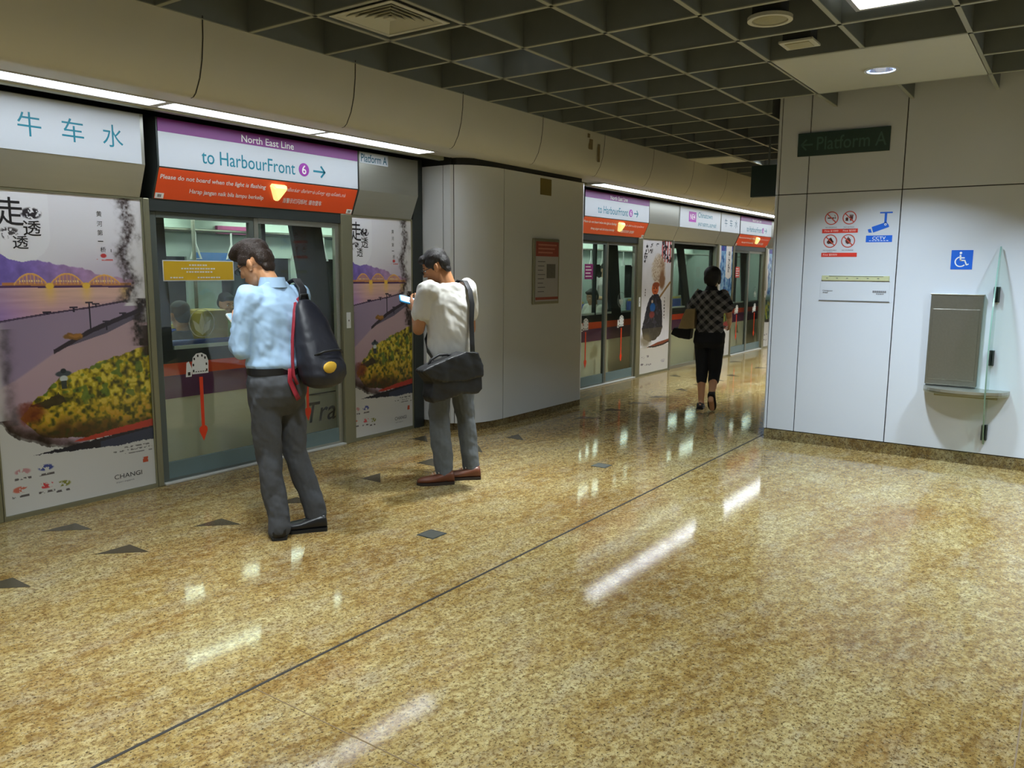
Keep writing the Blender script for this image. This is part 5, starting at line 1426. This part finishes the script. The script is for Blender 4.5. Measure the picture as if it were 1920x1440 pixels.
ph_ = thing('phone', 'white phone held low by the person in the light blue shirt', 'phone', tuple(R.p(.315, .02, 1.245)))
o_ = R.p(.318, .018, 1.262); px_, py_ = R.L, R.d(.80, 0, .60).normalized(); pn_ = px_.cross(py_)
def slab(c, a, b_, n_, w_, h_, th, m, name, par):
    q = MB(); q.loft([(c - n_ * th / 2, a * w_ / 2, b_ * h_ / 2), (c + n_ * th / 2, a * w_ / 2, b_ * h_ / 2)], 28, power=9); return q.build(name, m, par)
slab(o_, px_, py_, pn_, .074, .150, .009, M['vinyl_white'], 'case', ph_)
slab(o_ - pn_ * .0052, px_, py_, pn_, .066, .136, .0012, mat('phone_screen', (150, 190, 230), 0.15, emis=0.4), 'screen', ph_)

# backpack on the right shoulder
bp = thing('backpack', 'dark navy backpack with red trim slung on the right shoulder of the blue-shirted person', 'backpack', tuple(R.p(-.22, -.13, .90)))
b = MB()
b.loft([(R.p(-.145, -.105, 1.405), R.L * .035, R.F * .020), (R.p(-.155, -.11, 1.37), R.L * .075, R.F * .036), (R.p(-.185, -.115, 1.28), R.L * .105, R.F * .062), (R.p(-.215, -.12, 1.16), R.L * .128, R.F * .090),
        (R.p(-.240, -.125, 1.05), R.L * .140, R.F * .108), (R.p(-.252, -.128, .98), R.L * .138, R.F * .110), (R.p(-.248, -.128, .93), R.L * .115, R.F * .095), (R.p(-.24, -.128, .905), R.L * .070, R.F * .06)], 24, power=2.5)
b.ell(R.p(-.315, -.135, 1.01), (R.L * .105, R.F * .055, R.U * .085), 20, 12)
solid(b, 'pack_body', mat('navy_nylon', (22, 23, 33), 0.5, var=0.2, scale=40, bump=0.1, bscale=300), bp, 0.008, 4, folds(.006, 9, 7, 6))
strap_r = [R.p(-.135, -.10, 1.39), R.p(-.105, -.125, 1.46), R.p(-.04, -.135, 1.515), R.p(.05, -.14, 1.49), R.p(.115, -.145, 1.40), R.p(.135, -.15, 1.28), R.p(.11, -.185, 1.15), R.p(.02, -.215, 1.06), R.p(-.12, -.20, 1.0), R.p(-.18, -.17, .98)]
def band(pts, wdir, w_, th, name, m, par):
    q = MB(); P_ = [Vector(p) for p in pts]; rr = []
    for i, p in enumerate(P_):
        tn = (P_[min(i + 1, len(P_) - 1)] - P_[max(i - 1, 0)]).normalized()
        a_ = Vector(wdir[i] if isinstance(wdir, list) else wdir); a_ = (a_ - tn * a_.dot(tn)).normalized()
        rr.append((p, a_ * w_ / 2, tn.cross(a_) * th / 2))
    q.loft(rr, 12, power=4); return q.build(name, m, par, smooth=True)
band(strap_r, R.L, .055, .012, 'shoulder_strap', mat('black_strap', (28, 28, 32), 0.6), bp)
M['red_strap'] = mat('dark_red_webbing', (140, 30, 44), 0.6)
band([R.p(-.12, -.055, 1.385), R.p(-.15, -.02, 1.30), R.p(-.16, .004, 1.18), R.p(-.165, .012, 1.06), R.p(-.17, .012, .98), R.p(-.19, .0, .93)], R.F, .022, .010, 'red_piping', M['red_strap'], bp)
band([R.p(-.105, -.085, 1.41), R.p(-.125, -.10, 1.385), R.p(-.16, -.135, 1.37)], R.U, .03, .014, 'red_tab', M['red_strap'], bp)
band([R.p(-.155, .020, 1.02), R.p(-.15, .022, .95), R.p(-.16, -.005, .88), R.p(-.17, -.02, .84)], R.L, .034, .006, 'loose_strap', M['red_strap'], bp)
b = MB()
b.tube([R.p(-.30, -.03, 1.10), R.p(-.335, -.07, 1.12), R.p(-.347, -.13, 1.125), R.p(-.335, -.19, 1.12), R.p(-.30, -.235, 1.10)], .006, 8); b.build('pocket_zip', M['sole_black'], bp, smooth=True)
b = MB(); b.tube([R.p(-.14, -.075, 1.39), R.p(-.135, -.085, 1.43), R.p(-.14, -.125, 1.43), R.p(-.14, -.135, 1.39)], .007, 8); b.build('carry_loop', M['sole_black'], bp, smooth=True)
b = MB(); b.ell(R.p(-.352, -.105, 1.03), (R.L * .058, (R.F * .5 + R.U * .2) * .032, R.U * .034), 16, 9); b.build('yellow_patch', mat('mustard_patch', (190, 150, 40), 0.6), bp, smooth=True)

# ---- man in the white T-shirt with a shoulder bag
R = Rig((4.50, 3.76), (0.27, 0.96))
t = thing('person', 'standing person in white T-shirt and grey trousers with a black bag on the back', 'person', (4.50, 3.76, 0))
shL, shR = R.p(0.01, 0.175, 1.425), R.p(0.0, -0.170, 1.435)
elL, elR = R.p(0.055, 0.225, 1.150), R.p(0.045, -0.225, 1.135)
wrL, wrR = R.p(0.245, 0.135, 1.285), R.p(0.225, -0.075, 1.245)
hipL, hipR = R.p(0, 0.085, 0.90), R.p(0, -0.085, 0.90)
knL, knR = R.p(0.03, 0.065, 0.48), R.p(0.02, -0.165, 0.48)
anL, anR = R.p(0.0, 0.040, 0.08), R.p(0.0, -0.205, 0.08)
hc = R.p(0.055, 0.075, 1.595)
b = MB()
P, A, fr = head(b, R, hc, math.radians(48), math.radians(26), 0.98)
b.cap(R.p(-0.02, 0.005, 1.44), 0.056, P(-0.035, 0, -0.06), 0.053)
torso(b, R, [(0.86, 0, 0, .14, .09), (1.0, 0, 0, .13, .085), (1.22, 0, 0, .15, .09), (1.36, 0, 0, .155, .085), (1.44, -.01, 0, .10, .06), (1.475, -.012, 0, .062, .052)])
limb(b, [shL, elL, wrL], [.052, .043, .028]); limb(b, [shR, elR, wrR], [.052, .043, .028])
limb(b, [hipL, knL, anL], [.075, .05, .036]); limb(b, [hipR, knR, anR], [.075, .05, .036])
b.cap(anL, .034, R.p(.05, .11, .04), .03); b.cap(anR, .034, R.p(.05, -.14, .04), .03)
hand(b, wrL, R.d(.75, -.05, .50), R.d(.30, -.75, .10), R.d(-.3, .1, .9), 0.7)
hand(b, wrR, R.d(.70, .55, .40), R.d(.2, .65, .3), R.d(-.3, -.1, .9), 0.7)
solid(b, 'body', SKIN['brown'], t, 0.0055, 3)
face_parts(P, A, t); glasses(P, t)
b = MB()
b.ell(P(-0.018, 0, 0.058), A(0.096, 0.086, 0.074), 22, 14)
b.ell(P(-0.068, 0, 0.012), A(0.048, 0.078, 0.070), 18, 12)
b.ell(P(-0.070, 0, -0.040), A(0.032, 0.062, 0.044), 16, 10)
b.ell(P(0.055, 0, 0.082), A(0.046, 0.070, 0.034), 18, 12)
for s_ in (-1, 1): b.ell(P(0.012, 0.074 * s_, 0.034), A(0.048, 0.014, 0.036), 14, 9); b.ell(P(0.012, 0.076 * s_, 0.0), A(0.012, 0.008, 0.026), 10, 7)
solid(b, 'hair', M['hair'], t, 0.0055, 3, hair_disp(.003, 60, 8))
b = MB()
torso(b, R, [(0.885, -.005, 0, .172, .122), (0.95, -.008, 0, .170, .118), (1.08, -.012, 0, .168, .112), (1.20, -.014, 0, .176, .116), (1.32, -.014, 0, .186, .120), (1.39, -.012, 0, .182, .108), (1.44, -.014, 0, .145, .084), (1.470, -.016, 0, .088, .066), (1.482, -.016, 0, .072, .058)])
limb(b, [shL, shL.lerp(elL, .60)], [.076, .074]); limb(b, [shR, shR.lerp(elR, .62)], [.076, .074])
b.sph(R.p(-.01, .14, 1.405), .078); b.sph(R.p(-.01, -.14, 1.415), .078)
M['tee_white'] = mat('white_cotton', (214, 212, 206), 0.8, var=0.03, scale=20, bump=0.06, bscale=500)
solid(b, 't_shirt', M['tee_white'], t, 0.007, 5, folds(.019, 8, 4, 12))
b = MB()
torso(b, R, [(0.70, .005, -.015, .110, .075), (0.77, -.004, -.01, .155, .104), (0.84, -.015, -.005, .174, .122), (0.92, -.018, 0, .168, .120), (0.98, -.006, 0, .158, .11)])
limb(b, [hipL, knL, R.p(0, .040, .06)], [.096, .076, .066]); limb(b, [hipR, knR, R.p(0, -.205, .065)], [.096, .076, .066])
M['trouser_mid'] = mat('grey_trousers', (92, 96, 98), 0.85, var=0.12, scale=60, bump=0.06, bscale=400)
solid(b, 'trousers', M['trouser_mid'], t, 0.007, 5, folds(.014, 10, 6, 14))
M['shoe_brown'] = mat('brown_leather_shoe', (104, 58, 36), 0.4, var=0.15); M['sole_dark'] = mat('dark_sole', (44, 34, 28), 0.6); M['lace'] = mat('pale_lace', (190, 176, 150), 0.7)
for (h_, d_) in ((R.p(-.055, -.005, 0), R.d(.45, .89, 0)), (R.p(-.065, -.245, 0), R.d(.55, .83, 0))):
    u_ = shoe(t, h_, d_, (0, 0, 1), .275, .100, M['shoe_brown'], M['sole_dark'])
    D_ = Vector(d_).normalized(); S_ = Vector((0, 0, 1)).cross(D_)
    b = MB()
    for q in (.42, .50, .58): b.tube([Vector(h_) + D_ * q * .275 + S_ * .03 + R.U * (.088 - .05 * (q - .42)), Vector(h_) + D_ * q * .275 + R.U * (.094 - .09 * (q - .42)), Vector(h_) + D_ * q * .275 - S_ * .03 + R.U * (.088 - .05 * (q - .42))], .0035, 6)
    b.build('laces', M['lace'], u_)
tb = thing('phone', 'bright blue cased phone held up by the person in the white T-shirt', 'phone', tuple(R.p(.33, .11, 1.30)))
o_ = R.p(.325, .135, 1.345); px_, py_ = R.d(.25, .95, .25).normalized(), R.d(.80, -.2, .55).normalized(); py_ = (py_ - px_ * py_.dot(px_)).normalized(); pn_ = px_.cross(py_)
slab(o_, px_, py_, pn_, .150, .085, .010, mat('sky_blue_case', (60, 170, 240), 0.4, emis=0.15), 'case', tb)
slab(o_ - pn_ * .0056, px_, py_, pn_, .140, .074, .0012, mat('phone_screen', (190, 220, 250), 0.15, emis=0.6), 'screen', tb)

mbag = thing('messenger_bag', 'black slouchy messenger bag hanging behind the person in the white T-shirt', 'bag', tuple(R.p(-.19, .12, .66)))
M['bag_black'] = mat('black_bag_fabric', (20, 20, 22), 0.55, var=0.2, scale=40, bump=0.15, bscale=250)
def bag_slab(poly, f0, f1): 
    q = MB(); q.prism([R.p(f0, l, u) for l, u in poly], R.F * (f1 - f0)); return q
b = bag_slab([(.375, .885), (.30, .925), (.16, .965), (.04, 1.0), (-.06, .985), (-.125, .90), (-.125, .72), (-.085, .685), (.06, .705), (.20, .665), (.30, .655), (.325, .70), (.30, .80)], -.255, -.135)
solid(b, 'bag_body', M['bag_black'], mbag, 0.009, 10, folds(.010, 7, 6, 22))
b = bag_slab([(.405, .895), (.30, .938), (.16, .978), (.04, 1.012), (-.07, .995), (-.115, .90), (-.11, .82), (.05, .795), (.22, .80), (.345, .835)], -.283, -.250)
solid(b, 'flap', mat('black_bag_flap', (22, 23, 25), 0.5, var=0.2, scale=40, bump=0.15, bscale=250), mbag, 0.009, 6, folds(.012, 7, 6, 24))
b = MB(); b.tube([R.p(-.20, .31, .91), R.p(-.20, .29, .955), R.p(-.195, .22, .985), R.p(-.195, .15, .985), R.p(-.195, .11, .97)], .009, 8); b.build('carry_handle', M['bag_black'], mbag, smooth=True)
stp = [R.p(-.17, -.095, .93), R.p(-.155, -.098, 1.05), R.p(-.145, -.100, 1.20), R.p(-.150, -.102, 1.33), R.p(-.118, -.105, 1.43), R.p(-.055, -.108, 1.495), R.p(.02, -.105, 1.500), R.p(.085, -.085, 1.43), R.p(.125, -.02, 1.30), R.p(.135, .06, 1.16), R.p(.115, .12, 1.06), R.p(.02, .176, 1.00), R.p(-.10, .205, .955), R.p(-.18, .25, .92)]
band(stp, [R.L] * 7 + [R.d(0, 1, .2), R.d(0, 1, .5), R.d(0, .8, .8), R.d(.3, .3, 1), R.d(.3, 0, 1), R.d(.2, 0, 1), R.d(0, 0, 1)], .042, .007, 'shoulder_strap', mat('black_webbing', (22, 22, 24), 0.6), mbag)
b = MB(); b.box(-.024, .024, -.006, .006, -.016, .016)
q_ = R.p(-.172, -.096, .965)
b.v = [tuple(q_ + R.L * x + R.F * y + R.U * z) for x, y, z in b.v]
b.build('buckle', M['alu'], mbag)

# ---- woman walking away
R = Rig((8.74, 3.44), (0.97, 0.20))
t = thing('person', 'person in dark checked top and black cropped trousers walking away along the platform', 'person', (8.74, 3.44, 0))
shL, shR = R.p(0.0, 0.150, 1.325), R.p(0.0, -0.150, 1.330)
elL, elR = R.p(-0.02, 0.235, 1.075), R.p(0.02, -0.205, 1.075)
wrL, wrR = R.p(0.15, 0.27, 0.955), R.p(0.20, -0.185, .98)
hipL, hipR = R.p(0, 0.085, .86), R.p(0, -0.085, .86)
knL, knR = R.p(0.05, 0.075, .46), R.p(0.00, -0.075, .45)
anL, anR = R.p(0.03, 0.070, .08), R.p(-0.20, -0.080, .165)
hc = R.p(0.035, 0.0, 1.505)
b = MB()
P, A, fr = head(b, R, hc, 0.0, math.radians(6), 0.96)
b.cap(R.p(-0.01, 0, 1.34), 0.048, P(-0.025, 0, -0.06), 0.045)
torso(b, R, [(0.80, 0, 0, .14, .09), (0.98, 0, 0, .11, .08), (1.15, 0, 0, .13, .085), (1.28, 0, 0, .14, .08), (1.35, -.01, 0, .09, .055)])
limb(b, [shL, elL, wrL], [.042, .035, .025]); limb(b, [shR, elR, wrR], [.042, .035, .025])
limb(b, [hipL, knL, R.p(.02, .073, .33), anL], [.075, .052, .050, .032]); limb(b, [hipR, knR, R.p(-.08, -.077, .35), anR], [.075, .052, .050, .032])
b.cap(anL, .032, R.p(.13, .075, .035), .028); b.cap(anR, .032, R.p(-.135, -.085, .035), .028); b.cap(R.p(-.02, .07, .05), .03, anL, .03); b.cap(R.p(-.23, -.08, .14), .03, anR, .03)
hand(b, wrL, R.d(.5, .1, -.8), R.d(0, -1, 0), R.d(.9, 0, .3), 0.9, .92)
hand(b, wrR, R.d(.8, .1, -.5), R.d(0, 1, 0), R.d(.4, 0, .9), 0.8, .92)
solid(b, 'body', SKIN['tan'], t, 0.008, 3)
face_parts(P, A, t)
b = MB()
b.ell(P(-0.022, 0, 0.045), A(0.110, 0.100, 0.092), 22, 14); b.ell(P(-0.065, 0, -0.015), A(0.060, 0.092, 0.085), 18, 12); b.ell(P(-0.050, 0, -0.075), A(0.040, 0.060, 0.045), 16, 10)
for s_ in (-1, 1): b.ell(P(0.0, 0.078 * s_, -0.01), A(0.050, 0.022, 0.070), 14, 9)
b.ell(P(0.05, 0, 0.085), A(0.05, 0.075, 0.034), 14, 9)
solid(b, 'hair', M['hair'], t, 0.008, 3, hair_disp(.003, 50, 4))
M['check'] = None
def check_mat():
    m = bpy.data.materials.new('dark_checked_cloth'); m.use_nodes = True
    nt = m.node_tree; bs = nt.nodes['Principled BSDF']; bs.inputs['Roughness'].default_value = 0.85
    tc = nt.nodes.new('ShaderNodeTexCoord'); sx = nt.nodes.new('ShaderNodeSeparateXYZ'); nt.links.new(tc.outputs['Object'], sx.inputs[0])
    def stripe(sign):
        a = nt.nodes.new('ShaderNodeMath'); a.operation = 'MULTIPLY_ADD'; a.inputs[1].default_value = sign; nt.links.new(sx.outputs['Y'], a.inputs[0]); nt.links.new(sx.outputs['Z'], a.inputs[2])
        w_ = nt.nodes.new('ShaderNodeMath'); w_.operation = 'PINGPONG'; w_.inputs[1].default_value = 0.056; nt.links.new(a.outputs[0], w_.inputs[0])
        g_ = nt.nodes.new('ShaderNodeMath'); g_.operation = 'GREATER_THAN'; g_.inputs[1].default_value = 0.030; nt.links.new(w_.outputs[0], g_.inputs[0]); return g_
    s1, s2 = stripe(1.0), stripe(-1.0)
    ad = nt.nodes.new('ShaderNodeMath'); ad.operation = 'ADD'; nt.links.new(s1.outputs[0], ad.inputs[0]); nt.links.new(s2.outputs[0], ad.inputs[1])
    hf = nt.nodes.new('ShaderNodeMath'); hf.operation = 'MULTIPLY'; hf.inputs[1].default_value = 0.5; nt.links.new(ad.outputs[0], hf.inputs[0])
    nz = nt.nodes.new('ShaderNodeTexNoise'); nz.inputs['Scale'].default_value = 9; nt.links.new(tc.outputs['Object'], nz.inputs['Vector'])
    ml = nt.nodes.new('ShaderNodeMath'); ml.operation = 'MULTIPLY'; nt.links.new(hf.outputs[0], ml.inputs[0]); nt.links.new(nz.outputs['Fac'], ml.inputs[1])
    mx = nt.nodes.new('ShaderNodeMix'); mx.data_type = 'RGBA'; mx.inputs[6].default_value = srgb(22, 22, 24); mx.inputs[7].default_value = srgb(176, 172, 170)
    nt.links.new(ml.outputs[0], mx.inputs[0]); nt.links.new(mx.outputs[2], bs.inputs['Base Color']); return m
M['check'] = check_mat()
M['black_cloth'] = mat('black_cloth', (22, 22, 24), 0.85, var=0.2, scale=40)
b = MB()
torso(b, R, [(0.83, -.005, 0, .165, .118), (0.90, -.005, 0, .160, .112), (1.0, -.008, 0, .146, .102), (1.12, -.01, 0, .152, .105), (1.24, -.01, 0, .162, .108), (1.30, -.01, 0, .155, .098), (1.345, -.012, 0, .115, .075), (1.372, -.012, 0, .070, .058)])
limb(b, [R.p(0, .135, 1.315), shL.lerp(elL, .58)], [.056, .074]); limb(b, [R.p(0, -.135, 1.32), shR.lerp(elR, .58)], [.056, .074])
solid(b, 'checked_top', M['check'], t, 0.008, 5, folds(.007, 8, 5, 31))
b = MB(); b.loft([(R.p(-.014, 0, 1.335), R.L * .092, R.F * .074), (R.p(-.006, 0, 1.385), R.L * .064, R.F * .060), (R.p(.0, 0, 1.41), R.L * .058, R.F * .055)], 22); b.build('collar', M['black_cloth'], t, smooth=True)
b = MB()
torso(b, R, [(0.72, 0, 0, .150, .10), (0.78, -.015, 0, .178, .125), (0.84, -.012, 0, .170, .122), (0.90, -.005, 0, .155, .11)])
limb(b, [hipL, knL, R.p(.03, .073, .335)], [.092, .072, .062]); limb(b, [hipR, knR, R.p(-.065, -.077, .350)], [.092, .072, .062])
solid(b, 'cropped_trousers', M['black_cloth'], t, 0.008, 4, folds(.006, 9, 6, 33))
M['sandal'] = mat('dark_sandal', (36, 32, 30), 0.5)
u_ = shoe(t, R.p(-.05, .070, 0), R.d(1, .10, 0), (0, 0, 1), .245, .088, M['sandal'], M['sole_black'], 'sandal', .05)
b = MB(); b.tube([R.p(-.02, .035, .055), R.p(-.045, .07, .075), R.p(-.02, .105, .055), R.p(.05, .07, .095), R.p(-.02, .035, .055)], .008, 8); b.build('ankle_strap', M['sandal'], u_, smooth=True)
toe = R.p(-.115, -.085, .012); hd_ = R.d(-.52, .0, .855).normalized()
shoe(t, toe + hd_ * .235, -hd_, R.d(.855, 0, .52), .24, .090, M['sandal'], M['sole_black'], 'sandal', .05)
tg = thing('tote_bag', 'beige tote bag tucked under the left arm of the walking person', 'bag', tuple(R.p(0.0, .24, .90)))
M['beige_bag'] = mat('beige_canvas', (150, 128, 86), 0.7, var=0.1, scale=30)
b = MB(); b.prism([R.p(-.115, l, u) for l, u in ((.155, 1.16), (.265, 1.15), (.345, .925), (.155, .925))], R.F * .26)
solid(b, 'bag_body', M['beige_bag'], tg, 0.010, 6, folds(.006, 9, 6, 41))
b = MB(); b.tube([R.p(-.05, .22, 1.14), R.p(-.05, .185, 1.27), R.p(-.02, .15, 1.372), R.p(.05, .185, 1.28), R.p(.08, .23, 1.14)], .009, 8); b.build('shoulder_strap', M['beige_bag'], tg, smooth=True)
hb = thing('handbag', 'black handbag hanging low on the left of the walking person', 'bag', tuple(R.p(0.0, .31, .79)))
b = MB(); b.prism([R.p(-.09, l, u) for l, u in ((.20, .935), (.40, .930), (.43, .855), (.33, .815), (.21, .80))], R.F * .20)
solid(b, 'bag_body', M['black_cloth'], hb, 0.010, 5, folds(.006, 9, 6, 43))
b = MB(); b.tube([R.p(.10, .30, .925), R.p(.155, .30, .985), R.p(.15, .26, .99), R.p(.06, .25, .925)], .010, 8); b.build('carry_handle', M['black_cloth'], hb, smooth=True)

# ---- passengers inside the train
def passenger(O, F, label, shirt, skin, seated=True, hair='hair', s=1.0):
    R = Rig(O, F); z = -0.42 if seated else 0.0
    t = thing('person', label, 'person', (O[0], O[1], 0))
    b = MB()
    P, A, fr = head(b, R, R.p(.05, 0, 1.58 + z), 0, math.radians(14), 1.0)
    b.cap(R.p(-.01, 0, 1.42 + z), .055, P(-.03, 0, -.06), .05)
    torso(b, R, [(.86 + z, 0, 0, .15, .10), (1.1 + z, 0, 0, .14, .09), (1.34 + z, 0, 0, .16, .09), (1.43 + z, 0, 0, .10, .06)])
    sl, sr = R.p(0, .17, 1.40 + z), R.p(0, -.17, 1.40 + z); el, er = R.p(.06, .22, 1.12 + z), R.p(.06, -.22, 1.12 + z); wl, wr_ = R.p(.27, .10, 1.10 + z), R.p(.27, -.10, 1.10 + z)
    limb(b, [sl, el, wl], [.046, .04, .028]); limb(b, [sr, er, wr_], [.046, .04, .028])
    hand(b, wl, R.d(.8, -.4, 0), R.d(0, 0, -1), R.d(.2, -1, 0), .6); hand(b, wr_, R.d(.8, .4, 0), R.d(0, 0, -1), R.d(.2, 1, 0), .6)
    if seated: legs = [[R.p(.02, q * .09, .53), R.p(.42, q * .10, .50), R.p(.44, q * .10, .06)] for q in (-1, 1)]
    else: legs = [[R.p(0, q * .09, .90), R.p(.03, q * .09, .48), R.p(0, q * .09, .06)] for q in (-1, 1)]
    for lg in legs: limb(b, lg, [.075, .055, .04]); b.cap(lg[2], .038, lg[2] + R.d(.13, 0, -.02), .032)
    solid(b, 'body', SKIN[skin], t, 0.010, 3)
    face_parts(P, A, t)
    b = MB(); b.ell(P(-.018, 0, .055), A(.098, .084, .078), 18, 12); b.ell(P(-.068, 0, .0), A(.048, .076, .08), 16, 10); b.ell(P(.05, 0, .085), A(.048, .07, .03), 14, 9)
    solid(b, 'hair', M[hair], t, 0.010, 2)
    b = MB(); torso(b, R, [(.88 + z, 0, 0, .172, .12), (1.1 + z, 0, 0, .165, .11), (1.34 + z, 0, 0, .182, .115), (1.42 + z, 0, 0, .13, .08), (1.46 + z, 0, 0, .07, .06)])
    limb(b, [sl, el], [.07, .06]); limb(b, [sr, er], [.07, .06])
    solid(b, 'shirt', shirt, t, 0.010, 3, folds(.006, 8, 5, 3))
    b = MB(); torso(b, R, [(.80 + z, .02, 0, .16, .11), (.93 + z, 0, 0, .172, .12)])
    for lg in legs: limb(b, lg, [.09, .072, .058])
    solid(b, 'trousers', M['trouser_grey'], t, 0.010, 3)
    for q, lg in zip((-1, 1), legs): shoe(t, Vector((lg[2].x, lg[2].y, 0.0)) - R.F * .06, R.F, (0, 0, 1), .26, .095, M['shoe_black'], M['sole_black'])
    return t
M['shirt_green'] = mat('olive_green_shirt', (120, 140, 84), 0.8); M['shirt_pale'] = mat('pale_shirt', (216, 214, 200), 0.8); M['shirt_dark'] = mat('dark_shirt', (60, 60, 66), 0.8)
passenger((5.72, 8.20), (0, -1), 'seated passenger in green shirt behind the train window beside the blue-shirted person', M['shirt_green'], 'tan')
passenger((3.98, 6.30), (0.2, 1), 'dark-haired seated passenger seen from behind under the yellow sticker in the train', M['shirt_dark'], 'tan')
passenger((11.15, 6.32), (-0.9, 0.3), 'passenger in pale shirt seen behind the left leaf of the doors past the pillar', M['shirt_pale'], 'fair')
passenger((12.25, 6.75), (-0.5, -0.8), 'standing passenger in white behind the right leaf of the doors past the pillar', M['tee_white'], 'fair', False)
